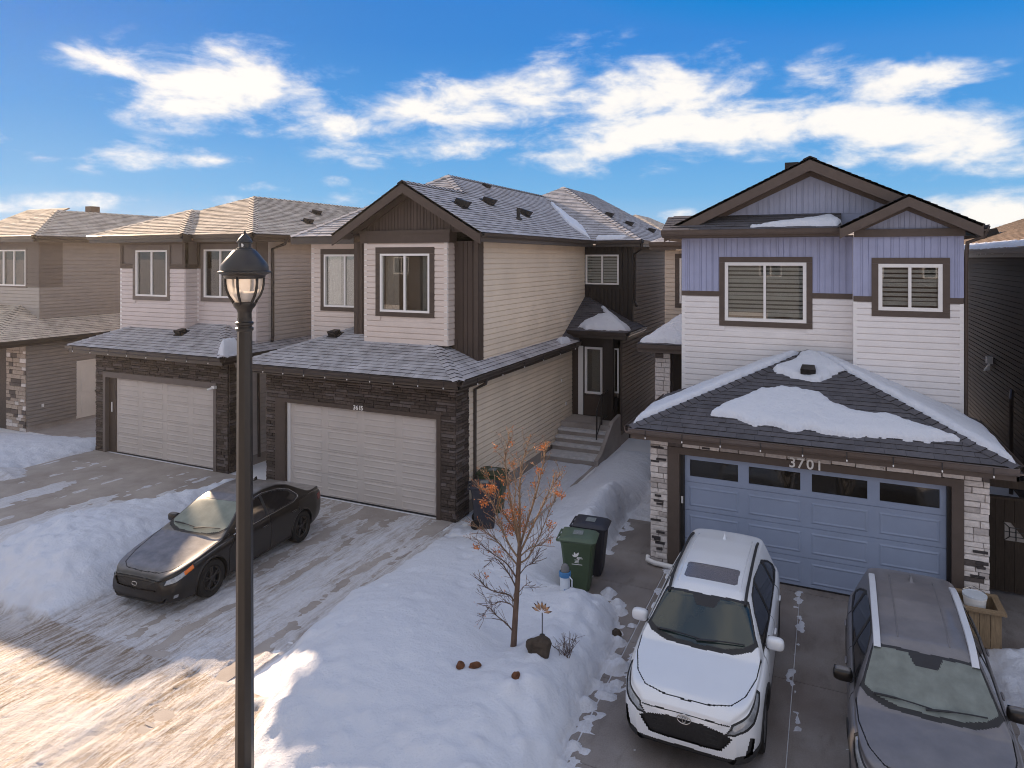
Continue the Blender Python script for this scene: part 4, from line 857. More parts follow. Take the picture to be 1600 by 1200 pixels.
mb = MB(); mb.box((-33.5, 26.6, 0), (-26.4, 26.7, 6.9)); mb.box((-33.6, 15.3, -.2), (-33.5, 26.6, 6.9)); mb.build('plain_wall', M['grey_siding'], Zh.E)
finish_shingles(Zh, 160)

# ------------------------------------------------------------------ dark house beyond the right edge
D = House('house', (7.8, 20, 0), 'dark brown sided house with a snow edged roof at the right edge')
lf = F('left', 4.6)
wall(D.E, 'side_wall', lf, 14.5, 39.5, .2, 6.12, 'lap', M['dark_siding'])
for i in range(3): board(D.E, lf, 14.5, 39.5, 6.12 + .085 * i, 6.2 + .085 * i, -.1, .03 + .03 * i, M['dark_siding'], 'frieze_board')
mb = MB(); mb.box((4.72, 14.5, -.3), (11, 14.62, 6.4)); mb.box((4.72, 39.4, -.3), (11, 39.5, 6.4)); mb.box((10.9, 14.62, -.3), (11, 39.4, 6.4)); mb.box((4.62, 14.5, -.3), (4.72, 39.5, .2)); mb.build('plain_wall', M['dark_siding'], D.E)
e = 6.56; s = .395
drf = roof(D, 'roof', [[(4.1, 40.2, e), (4.1, 13.8, e), (7.8, 17.5, e + 3.7 * s), (7.8, 36.5, e + 3.7 * s)], [(4.1, 13.8, e), (11.5, 13.8, e), (7.8, 17.5, e + 3.7 * s)], [(11.5, 13.8, e), (11.5, 40.2, e), (7.8, 36.5, e + 3.7 * s), (7.8, 17.5, e + 3.7 * s)], [(11.5, 40.2, e), (4.1, 40.2, e), (7.8, 36.5, e + 3.7 * s)]], M['shingle_brown'], widths=(.33, .5, .6))
eave(D, (4.1, 40.2, 0), (4.1, 13.8, 0), (-1, 0, 0), e); soffit(D, (4.12, 13.8), (4.59, 40.1), e - .24)
roof_vent(D, (5.5, 30.2, e + 1.4 * s), (0, -1, 0), (1, 0, s), .55)
mb = MB(); mb.box((4.42, 24.9, 3.1), (4.58, 25.1, 3.3)); mb.prism([(4.5, 24.9, 3.1), (4.36, 24.9, 2.86), (4.5, 24.9, 2.9)], (0, .2, 0)); mb.build('wall_lamp', M['white_frame'], D.E)
MB().tube([(4.5, 22.2, 2.75), (4.4, 21.8, 2.6), (4.4, 21.8, .1)], .05, 8).build('downpipe', M['gutter'], D.E)
finish_shingles(D, 120)

# ------------------------------------------------------------------ simpler houses further off, and those facing across the street
def far_house(x, y, w, d, h, face, wm, rm, label, win=3, group=None):
    """face +1: front towards +Y (across the street), -1: front towards -Y"""
    H = House('house', (x, y, 0), label, group=group); x0, x1 = x - w / 2, x + w / 2; y0, y1 = y - d / 2, y + d / 2
    MB().box((x0, y0, -.3), (x1, y1, h)).build('wall', wm, H.E)
    o = .45; k = min(w, d) / 2 + o; rz = h + k * .5; a, b = ((x, y0 - o + k), (x, y1 + o - k)) if d >= w else ((x0 - o + k, y), (x1 + o - k, y))
    c = [(x0 - o, y0 - o, h), (x1 + o, y0 - o, h), (x1 + o, y1 + o, h), (x0 - o, y1 + o, h)]; A_, B_ = (*a, rz), (*b, rz)
    polys = [[c[0], c[1], A_], [c[1], c[2], B_, A_], [c[2], c[3], B_], [c[3], c[0], A_, B_]] if d >= w else [[c[0], c[1], B_, A_], [c[1], c[2], B_], [c[2], c[3], A_, B_], [c[3], c[0], A_]]
    roof(H, 'roof', polys, rm, rows=face < 0, expo=.3, widths=(.6, .9, 1.1)); MB().box((x0 - o + .05, y0 - o + .05, h - .2), (x1 + o - .05, y1 + o - .05, h - .06)).build('fascia', M['trim'], H.E)
    yy = y1 if face > 0 else y0; sg = 1 if face > 0 else -1
    for i in range(win):
        cx = x0 + w * (i + .5) / win; mb = MB(); mb.box((cx - .75, yy, h - 1.9), (cx + .75, yy + .05 * sg, h - .5)); f = mb.build('window', M['white_frame'], H.E)
        for q_ in (-1, 1): MB().box((cx + q_ * .36 - .31, yy + .052 * sg, h - 1.82), (cx + q_ * .36 + .31, yy + .06 * sg, h - .58)).build('pane', M['door_glass'], f)
    if face > 0:
        MB().box((x0 + .6, yy, 0), (x0 + 5.4, yy + .06, 2.4)).build('garage_door', M['door_grey'], H.E); MB().box((x1 - 1.6, yy, 0), (x1 - .6, yy + .05, 2.2)).build('front_door', M['trim'], H.E)
    finish_shingles(H, 0)
far_house(-52, 37, 9, 14, 6.9, -1, M['grey_siding'], M['shingle_sun'], 'distant house whose brown roof shows above the far left roof')
far_house(-42, 44, 8, 12, 6.9, -1, M['cream'], M['shingle_sun'], 'distant house whose roof peeps out between the two left houses')
far_house(-12.4, 50, 8, 12, 7.2, -1, M['cream'], M['shingle_sun'], 'distant house seen in the gap beside the blue house')
far_house(2.5, 54, 9, 12, 6.2, -1, M['grey_siding'], M['shingle_sun'], 'distant house far behind the blue house, closing the gap beside it')
M['far_grey'] = mk('dark grey far wall', (.17, .165, .16), .6, .06, 2)  # plain dark grey wall colour
for x, wm, lb in ((-34, 'trim', 'dark brown house across the street, mirrored in the far left windows'), (-24.5, 'far_grey', 'grey house across the street, mirrored in the grey house windows'), (-15, 'far_grey', 'grey house across the street, mirrored in the bay window'), (-5.5, 'far_grey', 'grey house across the street, mirrored in the wide window of the blue house'), (4.5, 'trim', 'dark brown house across the street, mirrored in the glazed garage door')):
    far_house(x, -24, 7.4, 13, 6.9, 1, M[wm], M['shingle_sun'], lb, win=2, group='houses across the street')
# ------------------------------------------------------------------ ground, paving, snow
def sheet(name, x0, x1, y0, y1, z, mat, nx=1, ny=1):
    mb = MB(); vs = [(x0 + (x1 - x0) * i / nx, y0 + (y1 - y0) * j / ny, z) for j in range(ny + 1) for i in range(nx + 1)]
    mb.add(vs, [(j * (nx + 1) + i, j * (nx + 1) + i + 1, (j + 1) * (nx + 1) + i + 1, (j + 1) * (nx + 1) + i) for j in range(ny) for i in range(nx)])
    o = mb.build(name, mat); o['kind'] = 'structure'; return o
M['packed'] = mk('packed street snow', (.55, .51, .48), .8, .25, 1.2, stretch=(.2, 1.5, 1))
M['far_snow'] = mk('settled snow', (.80, .80, .83), .7, .05, .3, bump=.3, bscale=2)
sheet('ground', -3000, 3000, -3000, 3000, -.016, M['far_snow'])
sheet('street', -120, 120, -12, 4.6, -.012, M['packed'])
def slabs(name, x0, x1, ys, z=0.0, split=None, mat='concrete'):
    """concrete poured in bays with sawn joints"""
    mb = MB(); xs = split or [x0, x1]
    for a, b in zip(xs[:-1], xs[1:]):
        for c, d in zip(ys[:-1], ys[1:]): mb.box((a + .006, c + .006, -.13), (b - .006, d - .006, z))
    o = mb.build(name, M[mat]); o['kind'] = 'structure'
slabs('driveway', -21.9, -15.3, [6.3, 9.0, 11.8, 14.66], split=[-21.9, -18.6, -15.3]); slabs('driveway', -13.75, -8.1, [6.3, 8.9, 11.5, 14.22], split=[-13.75, -10.9, -8.1])
slabs('driveway', -2.95, 2.45, [5.2, 8.1, 11.0, 13.96], split=[-2.95, -.46, 2.45], mat='wet'); slabs('driveway', -2.66, 1.95, [13.97, 14.2], mat='wet')
slabs('path', -4.35, -2.96, [8.3, 9.9, 11.4, 12.9, 14.4, 16, 17.6, 19.2, 21.4], mat='wet'); slabs('path', -8.0, -6.35, [14.3, 15.7, 17.1, 18.5, 19.84], .0)
slabs('path', 2.46, 4.6, [11.6, 13.2, 14.8, 16.2], mat='wet'); slabs('pavement', -34, 3, [4.7, 6.28], split=[-34 + 1.5 * i for i in range(26)]); slabs('path', -26.3, -22.2, [15.2, 17.5, 20])

RES = .055
gx = np.arange(-31, 8.01, RES); gy = np.arange(3.6, 22.0, RES); X, Y = np.meshgrid(gx, gy)
N1 = fbm(X * .8, Y * .8, 5); N2 = fbm(X * 3.1 + 40, Y * 3.1, 5, .55); N3 = fbm(X * 9 + 7, Y * 9 + 3, 4, .6); ST = fbm(X * 3.6 + 90, Y * .42 + 11, 6, .6); ST2 = fbm(X * 9 + 30, Y * .8 + 50, 5, .6)
def rise(poly, h, soft, wob=.22, p=.75):
    d = sd_poly(X + (N1 - .5) * wob * 2, Y + (N2 - .5) * wob * 2, poly); return np.where(d > 0, h * (1 - np.exp(-(np.maximum(d, 0) / soft) ** 1.15)), d * .6)
H_ = np.full(X.shape, -.5)
def put(a):
    global H_; H_ = np.maximum(H_, a)
def bump_at(x, y, r, h): return h * np.exp(-((X - x) ** 2 + (Y - y) ** 2) / r ** 2)
# yard between the two driveways
YARD = [(-7.85, 13.7), (-8.05, 10), (-7.75, 8.4), (-7.0, 7.0), (-6.1, 5.6), (-4.6, 5.2), (-3.15, 5.6), (-3.05, 8.6), (-3.2, 11.0), (-3.45, 11.9), (-4.3, 12.35), (-4.35, 14.2), (-4.3, 17), (-4.4, 21.5), (-6.3, 21.5), (-6.35, 14.3), (-7.2, 13.9)]
y_ = rise(YARD, .32, .30)
m_ = sd_poly(X, Y, YARD) > 0
add = bump_at(-6.2, 9.4, 1.5, .32) + bump_at(-5.3, 8.2, 1.4, .22) + bump_at(-3.85, 10.9, .62, .26) + bump_at(-3.75, 9.7, .6, .26) + bump_at(-3.75, 8.6, .6, .24) + bump_at(-3.95, 7.4, .8, .22) + .40 * np.exp(-((X + 4.85) / .42) ** 2) * np.clip((Y - 13.7) / .9, 0, 1) * np.clip((18.6 - Y) / 2.4, 0, 1) + bump_at(-5.0, 16.4, .9, .12) + bump_at(-6.6, 7.4, 1.0, .2)
cut = bump_at(-4.45, 12.6, .62, .34) + bump_at(-4.35, 9.5, .38, .10) + bump_at(-6.9, 13.4, 1.1, .18) + bump_at(-7.4, 14.3, .9, .2)
y_ = np.where(m_, y_ + (add - cut) * (1 - np.exp(-np.maximum(y_, 0) / .12)), y_); put(y_ + np.where(m_, (N2 - .5) * .05 + (N3 - .5) * .028, 0))
# dusting on the front path
put(np.where((X > -7.98) & (X < -6.45) & (Y > 14.3) & (Y < 19.83), .02 + (N2 - .42) * .05, -.5)); put(np.where((X > -8.05) & (X < -6.4) & (Y > 13.7) & (Y < 14.6), (N2 - .46) * .12, -.5))
# ploughed bank between the driveways on the left
BANK = [(-15.15, 14.3), (-15.5, 12.6), (-16.5, 11.0), (-16.9, 9.0), (-15.9, 7.6), (-13.5, 7.2), (-12.3, 7.25), (-12.15, 8.4), (-12.4, 10.5), (-13.2, 12.0), (-13.75, 14.0)]
b_ = rise(BANK, .48, .55); mb_ = sd_poly(X, Y, BANK) > 0
put(np.where(mb_, b_ + bump_at(-14.2, 9.3, 1.3, .30) + bump_at(-13.4, 8.3, .8, .16) + (N2 - .5) * .14 + (N3 - .5) * .05, b_))
# snow left of the grey house's driveway
LEFT = [(-32, 14.9), (-27.2, 14.6), (-23.5, 15.4), (-21.85, 16.5), (-21.8, 14.7), (-22.2, 12.6), (-20.9, 11.9), (-22.2, 9.0), (-23, 7.2), (-32, 6.5)]
put(rise(LEFT, .30, .6, .4) + (N2 - .5) * .10)
# thin leftovers on the driveways (negative height means bare concrete)
mA = (X > -22) & (X < -15.4) & (Y < 14.3) & (Y > 6.2)
lines = np.exp(-((X + 19.4 + (N1 - .5) * .9 + .06 * (Y - 10)) / .26) ** 2) + 1.0 * np.exp(-((X + 17.35 + (N1 - .5) * .7) / .30) ** 2) + .75 * np.exp(-((X + 15.9 + (N1 - .5) * .9) / .5) ** 2) + .5 * np.exp(-((X + 21.3) / .5) ** 2)
put(np.where(mA, .035 * (lines * np.clip((13.6 - Y) / 3, .25, 1) + (ST - .5) * 1.3 + (N2 - .5) * .7 - .34) + np.where(Y < 9, .02 * (ST - .40), 0), -.5))
mB = (X > -13.8) & (X < -7.9) & (Y < 14.3) & (Y > 4.6)
base = .055 * (ST - .42) + .055 * (ST2 - .5) + .045 * (N2 - .45) + .04 * (N3 - .5) + .03 * np.exp(-((X + 9.05) / .35) ** 2) - .030 * np.exp(-((X + 9.72 + .25 * (N1 - .5) + .1 * np.sin(Y)) / .13) ** 2) - .028 * np.exp(-((X + 8.35 + .3 * (N1 - .5) + .12 * np.sin(Y * .7)) / .12) ** 2) - .02 * np.exp(-((X + 10.5 + .3 * (N1 - .5)) / .2) ** 2) + np.where(Y > 12.6, -.022 * np.clip((Y - 12.6) / 1.2, 0, 1), 0)
put(np.where(mB, base + .012, -.5))
mS = (Y <= 7.4) & (X < -6.2)
put(np.where(mS, .02 + .05 * (fbm(X * .5 + 3, Y * 2.6, 6, .6) - .46) + .03 * (N2 - .5) - .05 * np.clip((-11.8 - X) / 2.0, 0, 1) * np.clip((7.6 - Y) / 1, 0, 1), -.5))
# the blue house's driveway: scraped, a few crusts along the joints
mC = (X > -4.3) & (X < 2.5) & (Y > 5) & (Y < 21.3)
crust = .9 * np.exp(-((X + .46 + (N1 - .5) * .25) / .10) ** 2) + .8 * np.exp(-((X + 2.85 + (N1 - .5) * .5) / .22) ** 2) * (Y < 14) + .7 * np.exp(-((X - .2 + (N1 - .5) * .6) / .35) ** 2) * (Y < 10.4)
put(np.where(mC, .045 * (crust * 1.1 + (N2 - .5) * 2.6 + (N3 - .5) * 1.2 - 1.10), -.5))
put(np.where((X > -4.4) & (X < -3.3) & (Y > 16.2), .06 + .05 * (N2 - .5), -.5)); RIGHT = [(2.3, 5), (2.2, 8.5), (2.25, 10.6), (2.2, 12.4), (2.4, 13.3), (3.2, 13.7), (8, 13.9), (8, 5)]
put(rise(RIGHT, .30, .6) + (N2 - .5) * .08); put(np.where(X > 2.5, .03 * (N2 - .55) - .004 - .02 * (Y > 14), -.5))
def local(x, y, r, h, base=None):
    i0, i1 = [int(np.clip((v - gy[0]) / RES, 0, len(gy))) for v in (y - 3 * r, y + 3 * r)]; j0, j1 = [int(np.clip((v - gx[0]) / RES, 0, len(gx))) for v in (x - 3 * r, x + 3 * r)]
    a, b = X[i0:i1, j0:j1], Y[i0:i1, j0:j1]; g = h * np.exp(-(((a - x) ** 2 + (b - y) ** 2) / r ** 2) ** 1.5)
    if base is None: H_[i0:i1, j0:j1] += g
    else: H_[i0:i1, j0:j1] = np.maximum(H_[i0:i1, j0:j1], g + base)
lump = (fbm(X * 1.7 + 60, Y * 1.7 + 9, 4, .6) - .5) * .17; lm = np.clip(np.maximum((X + 5.0) / .8, (8.0 - Y) / 1.2), 0, 1) * (Y < 12.2); H_ += np.where(m_ & (H_ > .1), lump * lm, 0); H_ += np.where(mb_ & (H_ > .15), lump * .7, 0)
rc = random.Random(44)
def along(pts, n, off, r, h, base=None):
    seg = [(Vector(a), Vector(b)) for a, b in zip(pts[:-1], pts[1:])]; tot = sum((b - a).length for a, b in seg)
    for _ in range(n):
        t = rc.random() * tot
        for a, b in seg:
            L = (b - a).length
            if t <= L: break
            t -= L
        d = (b - a) / L; p = a + d * t + Vector((-d.y, d.x)) * rc.uniform(*off); k = rc.random() ** 1.6; local(p.x, p.y, r[0] + (r[1] - r[0]) * k, h[0] + (h[1] - h[0]) * k, base)
EDGE = [(-3.3, 5.6), (-3.1, 7.2), (-3.08, 8.6), (-3.2, 10.4), (-3.4, 11.7), (-3.95, 12.2)]
along(EDGE, 210, (.0, .75), (.05, .13), (.008, .045)); along(EDGE, 46, (-.34, .02), (.05, .12), (.03, .14), -.012); along([(-4.32, 13.6), (-4.3, 15.2), (-4.28, 17)], 90, (0, .6), (.05, .12), (.008, .04)); along([(-4.32, 13.6), (-4.3, 17)], 22, (-.16, .02), (.05, .1), (.03, .10), -.012)
along([(-7.4, 7.2), (-6.2, 5.9), (-4.6, 5.7), (-3.4, 6.2)], 120, (-.2, 1.6), (.05, .13), (.006, .04)); along([(-7.9, 13.4), (-8.0, 10), (-7.6, 8.3)], 50, (.0, .4), (.05, .12), (.005, .03))
along([(-14.9, 13.6), (-15.6, 11.6), (-15.6, 9.4), (-14.2, 8.2), (-12.7, 7.8)], 130, (-.8, .8), (.06, .15), (.01, .05)); along([(-16.6, 9.4), (-15.9, 7.9), (-13.5, 7.3), (-12.4, 7.4)], 40, (-.25, .1), (.05, .12), (.03, .10), -.012)
along([(2.25, 8), (2.3, 10.6), (2.25, 12.4), (2.5, 13.3)], 60, (-.1, -.7), (.05, .12), (.02, .07))
# footprints and dents in the yard
rf_ = random.Random(5)
for i in range(46):
    fx, fy = rf_.uniform(-7.2, -3.4), rf_.uniform(6.3, 13.2); r = rf_.uniform(.06, .14); H_ -= np.where(H_ > .12, bump_at(fx, fy, r, rf_.uniform(.02, .06)), 0)
for i in range(26):
    fx, fy = -9.0 + .42 * (i % 2) + rf_.uniform(-.3, .3) + .05 * i, 5.4 + .33 * i * .5; H_ -= np.where(H_ > 0, bump_at(fx, fy, .12, .03), 0)
# under the buildings nothing
for (a, b, c, d) in ((-21.9, -15.85, 14.6, 30), (-14, -8.02, 14.2, 30), (-3.34, 2.55, 14.05, 30), (-8.02, -6.3, 19.8, 30), (-40, -26.3, 15.05, 30), (4.58, 20, 14.4, 40), (2.2, 2.9, 13.3, 15)): H_[(X > a) & (X < b) & (Y > c) & (Y < d)] = -.5
dirt = np.zeros(X.shape)
dirt = np.where(mB, np.clip(1.15 - np.maximum(H_, 0) * 9, 0, 1), dirt); dirt = np.where(mS, np.clip(2.0 - np.maximum(H_, 0) * 14, 0, 1.8), dirt); dirt = np.where(mA, .55, dirt); dirt = np.where(mC & (H_ < .1), .35, dirt)
dirt = np.maximum(dirt, .35 * np.exp(-np.maximum(H_, 0) / .06) * (H_ > 0))
keep = (H_[:-1, :-1] > -.012) | (H_[1:, :-1] > -.012) | (H_[:-1, 1:] > -.012) | (H_[1:, 1:] > -.012)
nxx = len(gx); idx = np.arange(X.size).reshape(X.shape)
q4 = np.stack([idx[:-1, :-1], idx[:-1, 1:], idx[1:, 1:], idx[1:, :-1]], -1)[keep]
used = np.zeros(X.size, bool); used[q4.ravel()] = True; re = np.cumsum(used) - 1
vv = np.stack([X, Y, np.maximum(H_, -.03)], -1).reshape(-1, 3)[used]
me = bpy.data.meshes.new('snow'); me.vertices.add(len(vv)); me.vertices.foreach_set('co', vv.astype(np.float32).ravel())
me.loops.add(q4.size); me.loops.foreach_set('vertex_index', re[q4.ravel()].astype(np.int32)); me.polygons.add(len(q4)); me.polygons.foreach_set('loop_start', np.arange(0, q4.size, 4, dtype=np.int32))
me.update(calc_edges=True); me.polygons.foreach_set('use_smooth', np.ones(len(q4), bool))
me.attributes.new('dirt', 'FLOAT', 'POINT').data.foreach_set('value', dirt.reshape(-1)[used].astype(np.float32))
me.materials.append(M['snow']); o = bpy.data.objects.new('snow', me); COL.objects.link(o); o['kind'] = 'structure'
def snow_z(x, y):
    i = int(round((y - gy[0]) / RES)); j = int(round((x - gx[0]) / RES)); return max(0., float(H_[i, j]))

# snow lying on roofs: domed patches with melted, ragged rims
def roof_snow(poly, plane, thick, label, group='snow left on the roofs', wob=.12, res=.03, edge=.10, name='snow_patch'):
    """poly in plan (x, y); plane(x, y) gives the roof height"""
    P = np.array(poly); ax_ = np.arange(P[:, 0].min() - .1, P[:, 0].max() + .1, res); ay = np.arange(P[:, 1].min() - .1, P[:, 1].max() + .1, res); a, b = np.meshgrid(ax_, ay)
    d = sd_poly(a, b, poly) + (fbm(a * 3 + 3, b * 3 + 9, 4) - .5) * wob * 2 + (fbm(a * 14, b * 14, 3) - .5) * wob * .45
    thick = thick * 1.45; h = np.where(d > 0, thick * (1 - np.exp(-np.maximum(d, 0) / (edge * .55))) + .03, d * 2) + np.where(d > .03, (fbm(a * 5, b * 5, 3) - .5) * thick * .35, 0)
    z = plane(a, b) + h + .012; k = (h[:-1, :-1] > -.01) | (h[1:, 1:] > -.01) | (h[1:, :-1] > -.01) | (h[:-1, 1:] > -.01); id_ = np.arange(a.size).reshape(a.shape)
    q = np.stack([id_[:-1, :-1], id_[:-1, 1:], id_[1:, 1:], id_[1:, :-1]], -1)[k]; us_ = np.unique(q); mp = {int(v): i for i, v in enumerate(us_)}
    vs = np.stack([a, b, z], -1).reshape(-1, 3)[us_]; me = bpy.data.meshes.new(name); me.from_pydata([tuple(v) for v in vs], [], [tuple(mp[int(i)] for i in f) for f in q]); me.update()
    me.polygons.foreach_set('use_smooth', [True] * len(me.polygons)); me.materials.append(M['snow']); o = bpy.data.objects.new(name, me); COL.objects.link(o); setp(o, label, 'snow patch', group); return o
pc = lambda x, y: 2.88 + .4 * (y - 13.6)
roof_snow([(-2.1, 14.22), (-1.9, 14.55), (-1.25, 15.2), (-.75, 15.36), (-.1, 15.22), (.05, 14.95), (.45, 14.75), (1.2, 14.68), (1.75, 14.35), (2.05, 14.15), (1.35, 14.0), (.1, 13.95), (-.5, 13.97), (-1.25, 14.02)], pc, .06, 'wide snow patch across the front slope of the blue house garage roof')
roof_snow([(-1.05, 16.0), (-.7, 16.45), (-.4, 16.9), (.05, 16.55), (.35, 16.1), (-.1, 15.72), (-.7, 15.72)], pc, .06, 'small snow patch around the vent at the peak of the garage roof')
roof_snow([(2.83, 13.62), (2.84, 15.9), (2.35, 16.6), (.3, 16.95), (-.3, 16.9)], lambda x, y: 2.88 + .4 * (2.85 - x), .09, 'long snow strip behind the right hip of the blue house garage roof', wob=.05)
roof_snow([(-3.6, 13.66), (-.5, 16.85), (-1.4, 17.0), (-2.9, 15.9), (-3.6, 15.2)], lambda x, y: 2.88 + .4 * (x + 3.65), .09, 'long snow strip behind the left hip of the blue house garage roof', wob=.05)
roof_snow([(-1.6, 16.8), (-1.2, 16.95), (.1, 17.3), (.28, 17.0), (.2, 16.78)], lambda x, y: 6.98 + .474 * (y - 16.72), .05, 'thin snow patch under the big blue gable', wob=.06)
roof_snow([(-4.7, 18.65), (-3.32, 18.65), (-3.32, 20.2), (-3.9, 20.2)], lambda x, y: np.minimum(3.95 + .4 * (y - 18.6), 3.95 + .85 * (x + 4.75)), .07, 'snow covering the side porch roof of the blue house', wob=.05)
pp = lambda x, y: np.minimum(3.86 + .52 * (y - 21.88), 3.86 + .52 * (-5.95 - x))
roof_snow([(-7.75, 22.0), (-7.2, 22.75), (-6.9, 22.8), (-7.3, 23.5), (-6.6, 22.9), (-6.0, 22.6), (-5.98, 22.0), (-6.6, 21.95)], pp, .06, 'snow patch on the dark porch roof over the front steps', wob=.10)
roof_snow([(-7.95, 20.6), (-7.7, 20.5), (-7.68, 21.3), (-7.9, 21.4)], lambda x, y: 3.5 + .38 * (-7.6 - x), .08, 'small snow lump at the end of the skirt roof beside the porch', wob=.05)
mr2 = lambda x, y: np.maximum(6.94 + .59 * (-7.6 - x), 6.94 + .541 * (y - 23.4))
roof_snow([(-7.65, 23.3), (-8.6, 23.6), (-10.2, 25.9), (-10.5, 26.6), (-9.9, 25.95), (-8.3, 24.35)], mr2, .07, 'snow lying in the roof valley of the middle house', wob=.06)
roof_snow([(-7.5, 23.45), (-6.6, 23.45), (-6.4, 23.62), (-7.5, 23.62)], lambda x, y: 6.94 + .541 * (y - 23.4), .06, 'thin snow edge on the sunlit rear wing of the middle house', wob=.04)
roof_snow([(-15.75, 14.15), (-15.5, 14.1), (-15.5, 14.75), (-15.8, 14.8)], lambda x, y: np.minimum(3.5 + .42 * (y - 14.05), 3.5 + .42 * (-15.45 - x)), .30, 'rounded snow lump on the corner of the grey house garage roof', wob=.03, edge=.12)
roof_snow([(-27.2, 13.75), (-26.4, 13.75), (-26.5, 13.95), (-27.0, 13.98)], lambda x, y: np.minimum(3.4 + .43 * (y - 13.6), 3.4 + .43 * (-25.9 - x)), .14, 'snow lump on the corner of the far left garage roof', wob=.04)
roof_snow([(4.12, 14), (4.42, 14), (4.36, 22), (4.48, 30), (4.12, 30)], lambda x, y: 6.56 + .395 * (x - 4.1), .07, 'snow strip along the eave of the dark house at the right edge', wob=.10, res=.05)
# ------------------------------------------------------------------ vehicles: lofted bodies cut into panels
def gsmooth(a, k):
    if k < 1: return a
    w = np.exp(-.5 * (np.arange(-3 * k, 3 * k + 1) / k) ** 2); w /= w.sum(); return np.convolve(np.pad(a, 3 * k, mode='edge'), w, 'valid')
def in_poly(u, v, poly): return sd_poly(u, v, poly) > 0
def near_line(u, v, pts, r):
    d = np.full(u.shape, 1e9)
    for a, b in zip(pts[:-1], pts[1:]):
        ex, ey = b[0] - a[0], b[1] - a[1]; t = np.clip(((u - a[0]) * ex + (v - a[1]) * ey) / (ex * ex + ey * ey), 0, 1); d = np.minimum(d, np.hypot(u - a[0] - ex * t, v - a[1] - ey * t))
    return d < r
class Car:
    def __init__(c, L, T, lean, wheels, wr, arch, step=.0125):
        c.L = L; fine = np.arange(0, L + 1e-9, .005)
        c.tab = {}
        for k, pts in T.items():
            xs, ys = zip(*pts); c.tab[k] = (fine, gsmooth(np.interp(fine, xs, ys), 7 if k != 'w' else 9))
        c.lean = lean; c.wheels = wheels; c.wr = wr; c.arch = arch
        st = [(0, f) for f in np.linspace(.03, .97, 26)] + [(s, 1) for s in np.arange(0, L + 1e-9, step)] + [(L, f) for f in np.linspace(.97, .03, 20)]
        P = []
        for s, f in st:
            r = c.section(s)
            if f < 1:
                zc = .5 * (r[0, 1] + r[-1, 1]); r = np.stack([r[:, 0] * f, zc + (r[:, 1] - zc) * f], -1); so_ = (-.05 if s == 0 else .05) * (1 - f ** 2.2)
            else: so_ = 0
            full = np.concatenate([r, np.stack([-r[-2:0:-1, 0], r[-2:0:-1, 1]], -1)]); P.append(np.column_stack([full[:, 0], np.full(len(full), s + so_), full[:, 1]]))
        c.P = np.array(P); n, m = c.P.shape[:2]; c.n, c.m = n, m
        d1 = np.roll(c.P, -1, 1) - np.roll(c.P, 1, 1); d0 = np.gradient(c.P, axis=0); N = np.cross(d1, d0); c.N = N / (np.linalg.norm(N, axis=2, keepdims=True) + 1e-9)
        if (c.N[n // 2, m // 2, 2]) < 0: c.N = -c.N
        i, j = np.meshgrid(np.arange(n - 1), np.arange(m), indexing='ij'); j2 = (j + 1) % m
        c.Q = np.stack([i * m + j, (i + 1) * m + j, (i + 1) * m + j2, i * m + j2], -1).reshape(-1, 4)
        V = c.P.reshape(-1, 3); c.C = V[c.Q].mean(1); nn = c.N.reshape(-1, 3)[c.Q].mean(1); c.NN = nn
        a, b, d = V[c.Q[0, 0]], V[c.Q[0, 1]], V[c.Q[0, 2]]
        k = len(c.Q) // 2; fn = np.cross(V[c.Q[k, 1]] - V[c.Q[k, 0]], V[c.Q[k, 3]] - V[c.Q[k, 0]])
        if fn @ nn[k] < 0: c.Q = c.Q[:, ::-1]
        c.part = np.full(len(c.Q), 'body', dtype='U24')
    def t(c, k, s): return np.interp(s, *c.tab[k])
    def section(c, s):
        zb, zt, zs, w = (c.t(k, s) for k in ('zb', 'zt', 'zs', 'w')); h = max(zt - zs, .02); ws = w - .04; e = ws - .03 - c.lean * h
        zm = zb + (zs - zb) * .45
        p = [(0, zb), (w - .2, zb), (w - .06, zb + .01), (w - .012, zb + .12), (w + .004, zm), (w + .002, zs - .20), (w - .012, zs - .075), (ws - .004, zs - .012), (ws - .03, zs + .004 * (h > .1)), (ws - .035 - c.lean * h * .2, zs + .22 * h), (e + .02, zs + .80 * h),
             (e - .02, zs + .93 * h), (e - .14, zt - .012), (e * .45, zt - .001), (0, zt)]
        p = np.array(p)
        for _ in range(4): q = np.empty((2 * len(p), 2)); q[0::2] = p * .75 + np.roll(p, -1, 0) * .25; q[1::2] = p * .25 + np.roll(p, -1, 0) * .75; q = q[:-2]; p = np.concatenate([p[:1], q, p[-1:]])
        p[0, 0] = p[-1, 0] = 0; return p
    def side(c, s, z, d=0):
        r = c.section(s); k = np.argmax(r[:, 0]); a = r[3:]; i = np.argmin(np.abs(a[:, 1] - z) + (a[:, 0] < .3) * 9); return Vector((a[i, 0] + d, s, z))
    def top(c, y, s, d=0):
        r = c.section(s); k = len(r) // 2; a = r[k:]; o = np.argsort(a[:, 0]); return Vector((y, s, np.interp(abs(y), a[o, 0], a[o, 1]) + d))
    def region(c, name, proj, poly=None, line=None, r=.009, only='body', both=True):
        y, s, z = np.abs(c.C[:, 0]), c.C[:, 1], c.C[:, 2]; nx, nz = np.abs(c.NN[:, 0]), c.NN[:, 2]
        if proj == 'top': u, v, ok = y, s, nz > .12
        elif proj == 'side': u, v, ok = s, z, nx > .35
        elif proj == 'q': u, v, ok = y + s, z, (s < 1.5)
        elif proj == 'qr': u, v, ok = y + (c.L - s), z, (s > c.L - 1.2)
        hit = in_poly(u, v, poly) if poly is not None else near_line(u, v, line, r)
        hit &= ok
        if only: hit &= (c.part == only)
        c.part[hit] = name
